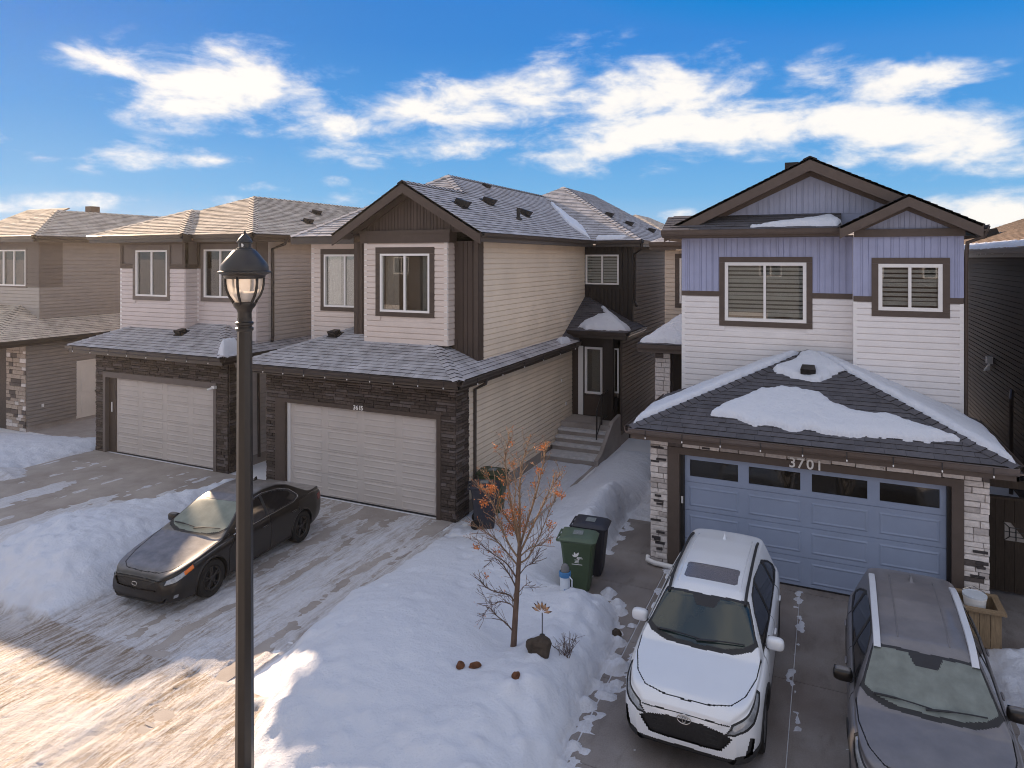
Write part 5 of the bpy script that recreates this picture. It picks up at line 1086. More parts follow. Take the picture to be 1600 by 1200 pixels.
    def cut_arches(c):
        y, s, z = np.abs(c.C[:, 0]), c.C[:, 1], c.C[:, 2]
        for ws_ in c.wheels: c.part[(np.hypot(s - ws_, z - c.wr) < c.arch) & (y > .45)] = 'cut'
    def emit(c, name, mat, parent, shift=0, side=0, obj=None, sharp=None):
        k = c.part == name
        if side: k = k & (np.sign(c.C[:, 0]) == side)
        q = c.Q[k]
        if not len(q): return None
        us, inv = np.unique(q, return_inverse=True); V = c.P.reshape(-1, 3)[us] + c.N.reshape(-1, 3)[us] * shift
        me = bpy.data.meshes.new(obj or name); me.vertices.add(len(us)); me.vertices.foreach_set('co', V.astype(np.float32).ravel()); me.loops.add(q.size); me.loops.foreach_set('vertex_index', inv.astype(np.int32).ravel())
        me.polygons.add(len(q)); me.polygons.foreach_set('loop_start', np.arange(0, q.size, 4, dtype=np.int32)); me.update(calc_edges=True); me.polygons.foreach_set('use_smooth', np.ones(len(q), bool)); me.materials.append(mat)
        try: me.normals_split_custom_set_from_vertices(c.N.reshape(-1, 3)[us])
        except Exception: pass
        o = bpy.data.objects.new(obj or name, me); COL.objects.link(o); o.parent = parent; return o
def lp(mb, name, mats, parent, smooth=40): return mb.build(name, mats, parent, smooth=smooth, local=True)
def car_common(c, E, body, rim, w_tyre=.22, arch_mat=None, lip=.05, spokes=5):
    c.cut_arches(); wr = c.wr
    for ws_ in c.wheels:
        for sg in (-1, 1):
            yo = c.t('w', ws_) - .005; cx = sg * (yo - w_tyre / 2 - .01); tw = w_tyre / 2
            wh = lp(MB().lathe([(wr * .60, -tw * sg), (wr * .64, -tw * .98 * sg), (wr * .93, -tw * sg), (wr * .985, -tw * .8 * sg), (wr, -tw * .4 * sg), (wr, tw * .4 * sg), (wr * .985, tw * .8 * sg), (wr * .93, tw * sg), (wr * .70, tw * 1.0 * sg), (wr * .66, tw * .9 * sg), (wr * .64, tw * .2 * sg)], (cx, ws_, wr), 36, axis='X'), 'wheel', M['rubber'], E)
            mb = MB(); f = cx + sg * tw * .80; mb.lathe([(wr * .66, 0), (wr * .63, .015 * sg), (wr * .58, .0), (wr * .58, -.05 * sg)], (f, ws_, wr), 36, axis='X'); mb.lathe([(0, .012 * sg), (wr * .10, .012 * sg), (wr * .15, -.01 * sg), (wr * .15, -.05 * sg)], (f, ws_, wr), 18, axis='X')
            for k in range(spokes):
                for dd in (-.16, .16):
                    a = 2 * math.pi * k / spokes + .4; a1, a2 = a + dd * .5, a + dd; e1 = Vector((f - .012 * sg, ws_ + math.cos(a1) * wr * .13, wr + math.sin(a1) * wr * .13)); e2 = Vector((f - .004 * sg, ws_ + math.cos(a2) * wr * .60, wr + math.sin(a2) * wr * .60)); mb.tube([e1, e2], [wr * .055, wr * .04], 6)
            lp(mb, 'rim', rim, wh); lp(MB().lathe([(0, -.06 * sg), (wr * .58, -.06 * sg)], (f, ws_, wr), 24, axis='X'), 'brake_disc', M['black_plastic'], wh)
            # wheel housing and lip following the body side
            mb = MB(); R_ = c.arch; K = 26; ang = [R(-28) + R(236) * i / K for i in range(K + 1)]
            for ya, yb, rr in ((yo - .012, yo - .42, R_),):
                vs = []
                for a in ang: s_, z_ = ws_ + rr * math.cos(a), wr + rr * math.sin(a); vs += [(sg * (c.side(s_, max(z_, .2)).x - .004), s_, z_), (sg * yb, s_, z_)]
                mb.add(vs, [(2 * i, 2 * i + 1, 2 * i + 3, 2 * i + 2) for i in range(K)])
            mb.add([(sg * (yo - .42), ws_ + R_ * math.cos(a), wr + R_ * math.sin(a)) for a in ang] , [tuple(range(K + 1))]); lp(mb, 'wheel_housing', M['black_plastic'], E)
            mb = MB(); vs = []
            for a in ang:
                for rr, dy in ((R_ - .012, -.03), (R_ - .012, .010), (R_ + lip, .012), (R_ + lip + .006, -.012)):
                    s_, z_ = ws_ + rr * math.cos(a), wr + rr * math.sin(a); vs.append((sg * (c.side(s_, max(z_, .19)).x + dy), s_, z_))
            mb.add(vs, [(4 * i + j, 4 * i + j + 1, 4 * i + 5 + j, 4 * i + 4 + j) for i in range(K) for j in range(3)]); lp(mb, 'arch_trim', arch_mat or body, E, smooth=True)
def blob(mb, c, r, n=14, m=10, pw=.6, mi=0):
    """rounded box, superellipsoid"""
    f = lambda v, e: math.copysign(abs(v) ** e, v); vs = []
    for i in range(m + 1):
        p = -math.pi / 2 + math.pi * i / m
        for k in range(n): a = 2 * math.pi * k / n; vs.append((c[0] + r[0] * f(math.cos(p), pw) * f(math.cos(a), pw), c[1] + r[1] * f(math.cos(p), pw) * f(math.sin(a), pw), c[2] + r[2] * f(math.sin(p), pw)))
    return mb.add(vs, [(i * n + k, i * n + (k + 1) % n, (i + 1) * n + (k + 1) % n, (i + 1) * n + k) for i in range(m) for k in range(n)], mi)
def mirrors(c, E, mat, s, z, y0):
    for sg in (-1, 1):
        mb = MB(); blob(mb, (sg * (y0 + .13), s, z), (.125, .075, .085), pw=.62); o = lp(mb, 'wing_mirror', mat, E, True)
        lp(MB().tube([(sg * (y0 - .08), s - .02, z - .09), (sg * (y0 + .06), s, z - .06)], [.035, .028], 8), 'mirror_arm', M['black_plastic'], o)
        lp(MB().box((sg * (y0 + .03), s + .062, z - .06), (sg * (y0 + .235), s + .074, z + .06)), 'mirror_glass', M['door_glass'], o)
def wipers(c, E, segs):
    for a, b, bend in segs:
        pts = [c.top(a[0] + (b[0] - a[0]) * t, a[1] + (b[1] - a[1]) * t, .022 + bend * math.sin(math.pi * t)) for t in np.linspace(0, 1, 9)]
        lp(MB().tube(pts, [.013] * 4 + [.008] * 5, 6), 'wiper', M['black_plastic'], E)
def ring_emblem(c, E, z, rx, rz, mat, y_front, name='emblem', inner=True):
    mb = MB(); K = 28; yf_ = y_front
    e = lambda ax, bz, cx=0, cz=0: [(cx + ax * math.cos(2 * math.pi * k / K), yf_ - .012, z + cz + bz * math.sin(2 * math.pi * k / K)) for k in range(K + 1)]
    mb.tube(e(rx, rz), rx * .085, 6, cap=False)
    if inner: mb.tube(e(rx * .62, rz * .34, 0, rz * .42), rx * .075, 6, cap=False); mb.tube(e(rx * .22, rz * .86), rx * .075, 6, cap=False)
    o = lp(mb, name, mat, E, True); return o
M['white_car'] = mk('white car paint', (.72, .73, .76), .28, .02, 3, spec=.5, coat=.6)
M['grey_car'] = up_frost(mk('grey car paint', (.105, .10, .108), .38, .05, 3, spec=.5, coat=.3), (.33, .31, .32), .42, 3, .3, .8, .3, .95)
M['black_car'] = up_frost(mk('black car paint', (.010, .008, .007), .30, .1, 3, spec=.4, coat=.35), (.50, .46, .44), .55, 5, .25, .75, .76, .99)
M['car_glass'] = mk('dark car glass', (.016, .028, .027), .07, .05, 2, spec=.8)
M['side_glass'] = mk('tinted side glass', (.012, .012, .014), .06, .05, 2, spec=.8)
M['frost_glass'] = mk('frosted windscreen', (.17, .19, .175), .42, .22, 5, spec=.4, bump=.15, bscale=90)
M['frost_glass2'] = mk('frosted windscreen of the saloon', (.19, .215, .185), .45, .2, 5, spec=.4, bump=.15, bscale=90)
M['lens'] = mk('headlamp lens', (.26, .27, .29), .08, .35, 14, spec=.9, coat=1)
M['amber'] = mk('amber lens', (.75, .17, .02), .15, .1, 14, spec=.6)
M['chrome'] = mk('bright trim', (.62, .60, .58), .22, .05, 8, metal=1)
M['alloy'] = mk('alloy rim', (.30, .30, .31), .35, .1, 8, metal=.8)
M['black_rim'] = mk('black rim', (.02, .018, .018), .4, .1, 8, spec=.5)
M['seam'] = mk('panel gap', (.03, .03, .032), .8, .05, 8)
M['clad'] = mk('black cladding', (.03, .03, .032), .6, .1, 8)
M['rail_white'] = mk('pale roof rail', (.60, .61, .65), .35, .04, 8)
M['sunroof'] = up_frost(mk('sunroof glass', (.03, .028, .032), .2, .05, 6, spec=.6), (.34, .32, .35), .6, 60, .3, .7)

def suv(loc, rz, label, body, glass, rails, front_grille, group='cars parked on the driveways'):
    E = empty('parked_car', loc, label, 'car', group, rz); E.scale = (.955, .955, .955) if body is M['white_car'] else (.935, .935, .935); L = 4.55
    c = Car(L, dict(zt=[(0, .84), (.05, .91), (.15, .955), (.4, .99), (.8, 1.04), (1.06, 1.075), (1.16, 1.14), (1.74, 1.52), (1.95, 1.59), (2.4, 1.65), (3.0, 1.67), (3.6, 1.65), (4.1, 1.60), (4.3, 1.56), (4.42, 1.25), (4.5, 1.0), (4.55, .85)],
                    zs=[(0, .77), (.15, .865), (.5, .94), (1.0, .995), (1.5, 1.03), (3.5, 1.08), (4.2, 1.12), (4.42, 1.02), (4.55, .78)],
                    w=[(0, .60), (.08, .735), (.2, .82), (.4, .875), (.8, .91), (1.2, .92), (3.6, .92), (4.1, .89), (4.4, .82), (4.55, .70)],
                    zb=[(0, .30), (.3, .22), (.8, .20), (3.8, .22), (4.3, .30), (4.55, .42)]), .42, (.93, 3.62), .355, .43)
    c.cut_arches()
    c.region('frit', 'top', [(0, 1.60), (.13, 1.60), (.20, 1.735), (.60, 1.76), (.60, 1.80), (0, 1.765)])
    c.region('windscreen', 'top', [(-.1, 1.11), (.35, 1.13), (.58, 1.19), (.72, 1.285), (.715, 1.33), (.585, 1.80), (.3, 1.765), (-.1, 1.755)])
    c.region('cowl', 'top', [(-.1, 1.045), (.45, 1.075), (.70, 1.17), (.785, 1.27), (.74, 1.36), (.60, 1.83), (.55, 1.82), (.70, 1.34), (.6, 1.2), (-.1, 1.12)])
    if body is M['white_car']: c.region('sunroof', 'top', [(-.1, 2.08), (.37, 2.08), (.40, 2.11), (.40, 2.5), (.37, 2.53), (-.1, 2.53)])
    for nm, pl in (('front_window', [(1.46, 1.075), (2.42, 1.09), (2.42, 1.53), (2.05, 1.49), (1.80, 1.37)]), ('rear_window', [(2.52, 1.09), (3.42, 1.12), (3.36, 1.47), (3.2, 1.53), (2.52, 1.545)]), ('quarter_window', [(3.50, 1.13), (3.95, 1.2), (3.82, 1.32), (3.48, 1.46)])): c.region(nm, 'side', pl)
    c.region('window_trim', 'side', [(1.36, 1.05), (2.5, 1.065), (4.02, 1.12), (4.02, 1.22), (3.8, 1.36), (3.4, 1.52), (2.5, 1.575), (2.02, 1.53), (1.75, 1.40)])
    c.region('headlight', 'q', [(.50, .685), (.80, .72), (1.05, .77), (1.44, .93), (1.40, .955), (1.0, .865), (.62, .785)]); c.region('headlight_surround', 'q', [(.46, .665), (.80, .70), (1.06, .75), (1.48, .93), (1.42, .975), (1.0, .885), (.58, .80)])
    c.region('grille', 'q', [(-.1, .47), (.42, .47), (.58, .64), (.44, .70), (.20, .745), (-.1, .75)]); c.region('intake', 'q', [(-.1, .24), (.60, .24), (.66, .39), (-.1, .41)]); c.region('fog_recess', 'q', [(.80, .38), (1.0, .40), (1.06, .58), (.92, .62)])
    c.region('cladding', 'q', [(-.1, .1), (1.4, .1), (1.4, .30), (1.0, .33), (.7, .37), (-.1, .37)]); c.region('cladding', 'side', [(.0, .1), (4.6, .1), (4.6, .42), (4.1, .42), (3.2, .37), (1.3, .37), (.6, .42), (0, .42)])
    c.region('seam', 'top', line=[(0, .085), (.3, .10), (.55, .17), (.70, .38), (.80, .75), (.825, 1.15)], r=.0075)
    c.region('seam', 'q', line=[(0, .80), (.3, .80), (.55, .79)], r=.008)
    for ln in ([(1.33, .38), (1.29, .95), (1.37, 1.05)], [(2.47, .38), (2.47, 1.07)], [(3.22, .42), (3.50, .85), (3.50, 1.1)]): c.region('seam', 'side', line=ln, r=.0075)
    c.region('door_front', 'side', [(1.34, .38), (2.46, .38), (2.46, 1.09), (1.33, 1.06)]); c.region('door_rear', 'side', [(2.48, .38), (3.24, .38), (3.52, .85), (3.52, 1.12), (2.48, 1.09)])
    c.region('hood', 'top', [(-.1, .10), (.3, .11), (.55, .18), (.70, .40), (.79, .75), (.81, 1.27), (.45, 1.085), (-.1, 1.05)])
    c.emit('body', body, E); c.emit('hood', body, E); c.emit('seam', M['seam'], E, -.012, obj='panel_gap'); c.emit('cowl', M['clad'], E, -.004); w_ = c.emit('windscreen', glass, E, -.003); c.emit('frit', M['black_plastic'], w_, -.001, obj='sensor_housing'); c.emit('sunroof', M['sunroof'], E, -.004)
    c.emit('grille', front_grille, E, -.03); c.emit('intake', M['clad'], E, -.03); c.emit('cladding', M['clad'], E, .004)
    for sg in (-1, 1):
        for k in ('door_front', 'door_rear'):
            d = c.emit(k, body, E, 0, sg, 'door')
            s_ = 2.28 if k == 'door_front' else 3.33; p = c.side(s_, .93 if k == 'door_front' else .96, .022)
            mb = MB(); blob(mb, (sg * p.x, s_, p.z), (.018, .10, .018), 10, 6, .7); lp(mb, 'door_handle', body, d, True)
        for k in ('front_window', 'rear_window', 'quarter_window'): c.emit(k, M['side_glass'], E, -.006, sg, 'side_window')
        c.emit('window_trim', M['clad'], E, -.002, sg); h_ = c.emit('headlight', M['lens'], E, -.012, sg); c.emit('headlight_surround', M['clad'], h_, -.006, sg); c.emit('fog_recess', M['clad'], E, -.03, sg)
    car_common(c, E, body, M['alloy'], arch_mat=M['clad'], lip=.06)
    mirrors(c, E, body if body is M['white_car'] else M['black_car'], 1.60, 1.10, .845); wipers(c, E, [((-.62, 1.19), (.02, 1.16), .01), ((-.05, 1.14), (.60, 1.215), .01)])
    for sg in (-1, 1):
        pts = [c.top(sg * (.56 - .012 * abs(t - .3)), 1.72 + 2.1 * t, .012 + .035 * min(1, 8 * t, 8 * (1 - t))) for t in np.linspace(0, 1, 14)]
        if rails is M['rail_white']:
            mb = MB(); vs = []
            for p in pts: vs += [p + Vector((-.045, 0, -.02)), p + Vector((-.04, 0, .012)), p + Vector((.04, 0, .012)), p + Vector((.045, 0, -.02))]
            mb.add(vs, [(4 * i + j, 4 * i + j + 1, 4 * i + 5 + j, 4 * i + 4 + j) for i in range(13) for j in range(3)]); lp(mb, 'roof_rail', rails, E)
        else: lp(MB().tube(pts, .022, 8), 'roof_rail', rails, E)
        for yy in ((.455,) if body is M['white_car'] else (.30,)): lp(MB().tube([c.top(sg * yy, 1.95 + 1.9 * t, -.004) for t in np.linspace(0, 1, 16)], .012, 6), 'roof_rib', body, E, True)
    mb = MB(); q = c.top(0, 3.75); mb.add([(-.03, q.y - .08, q.z), (.03, q.y - .08, q.z), (.025, q.y + .09, q.z), (-.025, q.y + .09, q.z), (0, q.y + .06, q.z + .075), (0, q.y + .095, q.z + .07)], [(0, 1, 4), (1, 2, 5, 4), (2, 3, 5), (3, 0, 4, 5)]); lp(mb, 'antenna_fin', body, E)
    return c, E
M['grille'] = mk('black grille mesh', (.016, .016, .018), .5, .3, 30, spec=.4)
c, E = suv((-1.57, 8.42, 0), 0, 'white compact crossover with a dark sunroof parked in front of the blue garage door', M['white_car'], M['car_glass'], M['clad'], M['grille'])
ring_emblem(c, E, .76, .085, .058, M['chrome'], -.045)
for z_ in (.52, .57, .62, .67): lp(MB().box((-.40, -.012, z_ - .006), (.40, -.004, z_ + .006)), 'grille_bar', M['clad'], E)
c2, E2 = suv((1.07, 8.12, 0), R(-1.0), 'frost dulled grey crossover with pale roof rails parked beside the wooden planter', M['grey_car'], M['frost_glass'], M['rail_white'], M['grille'])
lp(MB().box((-.36, -.02, .60), (.36, .0, .63)), 'grille_bar', M['chrome'], E2)

def saloon(loc, rz):
    E = empty('parked_car', loc, 'frosty black four door saloon parked in front of the middle garage', 'car', 'cars parked on the driveways', rz); E.scale = (.94, .94, .99); L = 4.75
    c = Car(L, dict(zt=[(0, .62), (.06, .69), (.2, .735), (.6, .82), (1.1, .915), (1.28, .945), (1.38, 1.0), (2.05, 1.37), (2.3, 1.44), (2.8, 1.475), (3.2, 1.45), (3.5, 1.37), (4.05, 1.06), (4.15, 1.035), (4.5, 1.02), (4.66, .97), (4.75, .83)],
                    zs=[(0, .58), (.2, .675), (.6, .775), (1.2, .87), (2, .915), (3.5, .97), (4.2, .985), (4.6, .93), (4.75, .74)],
                    w=[(0, .60), (.1, .74), (.3, .83), (.7, .89), (1.2, .91), (3.7, .915), (4.3, .88), (4.6, .80), (4.75, .66)],
                    zb=[(0, .22), (.3, .18), (1, .17), (4, .2), (4.5, .28), (4.75, .38)]), .50, (.97, 3.74), .345, .395)
    b = M['black_car']; c.cut_arches()
    c.region('windscreen', 'top', [(-.1, 1.33), (.35, 1.35), (.60, 1.43), (.715, 1.54), (.70, 1.60), (.55, 2.12), (.3, 2.08), (-.1, 2.06)]); c.region('cowl', 'top', [(-.1, 1.28), (.45, 1.30), (.70, 1.41), (.76, 1.52), (.70, 1.60), (.6, 1.45), (-.1, 1.345)])
    c.region('rear_screen', 'top', [(-.1, 3.42), (.5, 3.45), (.66, 3.95), (.3, 4.02), (-.1, 4.03)])
    for nm, pl in (('front_window', [(1.70, .945), (2.60, .97), (2.60, 1.345), (2.35, 1.315), (2.1, 1.22)]), ('rear_window', [(2.68, .972), (3.50, 1.0), (3.62, 1.06), (3.45, 1.21), (3.2, 1.30), (2.9, 1.345), (2.68, 1.352)])): c.region(nm, 'side', pl)
    c.region('window_trim', 'side', [(1.62, .93), (3.55, .985), (3.68, 1.06), (3.5, 1.23), (3.2, 1.33), (2.7, 1.375), (2.3, 1.335), (2.05, 1.23)])
    c.region('amber', 'q', [(1.18, .64), (1.40, .70), (1.36, .765), (1.14, .705)]); c.region('headlight', 'q', [(.66, .555), (.95, .575), (1.2, .64), (1.18, .72), (1.0, .68), (.72, .625)]); c.region('headlight_surround', 'q', [(.63, .54), (.95, .56), (1.2, .62), (1.43, .695), (1.38, .78), (1.0, .695), (.70, .64)])
    c.region('grille', 'q', [(-.1, .45), (.45, .455), (.56, .575), (.5, .60), (-.1, .61)]); c.region('intake', 'q', [(-.1, .22), (.62, .23), (.72, .32), (-.1, .33)]); c.region('fog_light', 'q', [(.88, .29), (1.0, .30), (1.02, .36), (.90, .355)])
    c.region('seam', 'top', line=[(0, .10), (.4, .13), (.58, .25), (.70, .6), (.79, 1.2), (.80, 1.5)], r=.0075); c.region('seam', 'q', line=[(0, .635), (.5, .625), (.66, .64)], r=.007)
    for ln in ([(1.40, .25), (1.38, .7), (1.62, .92)], [(2.64, .25), (2.64, .95)], [(3.36, .35), (3.62, .72), (3.60, .97)], [(1.40, .25), (3.36, .27)]): c.region('seam', 'side', line=ln, r=.007)
    c.region('door_front', 'side', [(1.41, .26), (2.63, .26), (2.63, .96), (1.62, .93), (1.39, .7)]); c.region('door_rear', 'side', [(2.65, .26), (3.35, .28), (3.61, .72), (3.6, .99), (2.65, .96)])
    c.region('hood', 'top', [(-.1, .11), (.4, .14), (.58, .26), (.69, .6), (.78, 1.2), (.76, 1.48), (.45, 1.31), (-.1, 1.29)]); c.region('tail_light', 'qr', [(.62, .70), (1.2, .74), (1.25, .88), (.65, .88)])
    c.emit('body', b, E); c.emit('hood', b, E); c.emit('seam', M['seam'], E, -.010, obj='panel_gap'); c.emit('cowl', M['clad'], E, -.004); c.emit('windscreen', M['frost_glass2'], E, -.003); c.emit('rear_screen', M['frost_glass'], E, -.003); c.emit('grille', M['grille'], E, -.025); c.emit('intake', M['clad'], E, -.03)
    M['tail'] = mk('tail lamp', (.16, .01, .01), .15, .1, 8, spec=.6)
    for sg in (-1, 1):
        for k in ('door_front', 'door_rear'):
            d = c.emit(k, b, E, 0, sg, 'door'); s_ = 2.45 if k == 'door_front' else 3.42; p = c.side(s_, .80, .02); mb = MB(); blob(mb, (sg * p.x, s_, p.z), (.018, .095, .016), 10, 6, .7); lp(mb, 'door_handle', b, d, True)
        for k in ('front_window', 'rear_window'): c.emit(k, M['side_glass'], E, -.006, sg, 'side_window')
        c.emit('window_trim', M['clad'], E, -.002, sg); h_ = c.emit('headlight', M['lens'], E, -.01, sg); c.emit('amber', M['amber'], h_, -.01, sg, 'turn_signal'); c.emit('headlight_surround', M['clad'], h_, -.006, sg); f_ = c.emit('fog_light', M['lens'], E, -.004, sg); c.emit('tail_light', M['tail'], E, .003, sg)
        pts = [(1.60, .925), (2.1, .938), (3.0, .962), (3.5, .98), (3.67, 1.03), (3.68, 1.08), (3.5, 1.235), (3.2, 1.335), (2.7, 1.382), (2.3, 1.342), (2.05, 1.238), (1.60, .935)]
        fin = []
        for p, q in zip(pts[:-1], pts[1:]):
            for t in np.linspace(0, 1, 6)[:-1]: fin.append((p[0] + (q[0] - p[0]) * t, p[1] + (q[1] - p[1]) * t))
        ch = [Vector((sg * c.side(s_, z_, .004).x, s_, z_)) for s_, z_ in fin]; lp(MB().tube(ch, .009, 5), 'chrome_strip', M['chrome'], E, True)
        for s0, s1 in ((1.0, 1.0),): pass
    car_common(c, E, b, M['black_rim'], arch_mat=b, lip=.012)
    mirrors(c, E, b, 1.80, .99, .87); wipers(c, E, [((-.6, 1.46), (.05, 1.40), .01), ((-.02, 1.385), (.60, 1.47), .01)]); ring_emblem(c, E, .545, .062, .034, M['chrome'], -.045, inner=False)
    for z_ in (.48, .515, .55, .585): lp(MB().box((-.42, .0, z_ - .004), (.42, .012, z_ + .004)), 'grille_bar', M['clad'], E)
    mb = MB(); q = c.top(0, 3.15); mb.add([(-.03, q.y - .08, q.z), (.03, q.y - .08, q.z), (.025, q.y + .09, q.z), (-.025, q.y + .09, q.z), (0, q.y + .06, q.z + .07), (0, q.y + .095, q.z + .065)], [(0, 1, 4), (1, 2, 5, 4), (2, 3, 5), (3, 0, 4, 5)]); lp(mb, 'antenna_fin', b, E)
saloon((-11.12, 8.22, .015), R(4.5))
# ------------------------------------------------------------------ lamp post
def lathe_obj(name, prof, mat, E, n=28, c=(0, 0, 0), sm=35, **k): return MB().lathe(prof, c, n, **k).build(name, mat, E, smooth=sm, local=True)
LE = empty('street_lamp', (-6.20, 5.96, 0), 'tall dark street lamp with an acorn lantern standing in front of the houses', 'street lamp'); LM = M['lamp_metal']
lathe_obj('base', [(.0, 0), (.20, 0), (.20, .06), (.15, .10), (.12, .14), (.10, .18)], LM, LE, 16)
MB().lathe([(.102, .15), (.092, 2.5), (.086, 4.2), (.080, 5.6)], (0, 0, 0), 32, flute=.045, nf=8).build('pole', LM, LE, smooth=30, local=True)
lathe_obj('collar', [(.082, 5.44), (.10, 5.46), (.10, 5.485), (.085, 5.495), (.085, 5.515), (.10, 5.525), (.10, 5.55), (.082, 5.56), (.078, 5.66), (.09, 5.70), (.12, 5.735), (.13, 5.76), (.13, 5.785), (.09, 5.79), (.0, 5.79)], LM, LE)
# lantern: acorn globe in a cage of curved ribs under a bell roof
m, nt, b = new_mat('lamp globe'); M['globe'] = m; nt.nodes.remove(b)
tl_ = mnode(nt, 'ShaderNodeBsdfTranslucent'); tl_.inputs[0].default_value = (.95, .90, .82, 1); tp_ = mnode(nt, 'ShaderNodeBsdfTransparent'); tp_.inputs[0].default_value = (.92, .90, .92, 1); gg = mnode(nt, 'ShaderNodeBsdfGlossy'); gg.inputs['Roughness'].default_value = .08
a_ = mnode(nt, 'ShaderNodeMixShader'); a_.inputs[0].default_value = .45; nt.links.new(tl_.outputs[0], a_.inputs[1]); nt.links.new(tp_.outputs[0], a_.inputs[2])
b_2 = mnode(nt, 'ShaderNodeMixShader'); b_2.inputs[0].default_value = .10; nt.links.new(a_.outputs[0], b_2.inputs[1]); nt.links.new(gg.outputs[0], b_2.inputs[2]); nt.links.new(b_2.outputs[0], nt.nodes['Material Output'].inputs[0])
gp = [(.09, 5.785), (.125, 5.81), (.16, 5.865), (.185, 5.93), (.198, 6.0), (.202, 6.09)]
lathe_obj('globe', gp, M['globe'], LE, 32)
lathe_obj('reflector', [(.0, 5.80), (.08, 5.81), (.13, 5.87), (.15, 5.905), (.0, 5.91)], M['white_frame'], LE, 24)
for k in range(6):
    a = 2 * math.pi * (k + .5) / 6 + YAW; pts = [(math.cos(a) * (r + .014), math.sin(a) * (r + .014), z) for r, z in [(.105, 5.77)] + gp[1:]]
    MB().tube(pts, .0165, 6).build('cage_rib', LM, LE, smooth=True, local=True)
lathe_obj('bell_roof', [(.19, 6.06), (.225, 6.065), (.235, 6.10), (.262, 6.115), (.298, 6.13), (.298, 6.146), (.268, 6.155), (.266, 6.20), (.255, 6.235), (.135, 6.385), (.125, 6.392), (.12, 6.402), (.095, 6.408), (.092, 6.42), (.072, 6.425), (.070, 6.475), (.090, 6.485), (.088, 6.495), (.065, 6.53), (.028, 6.575), (.012, 6.585), (.014, 6.60), (.010, 6.625), (.0, 6.635)], M['black_metal'], LE, 36, sm=28)
MB().lathe([(0, 0), (.022, 0), (.018, .012), (.0, .018)], (0.026, -.068, 6.45), 12, axis='Y').build('photo_sensor', M['white_frame'], LE, local=True)

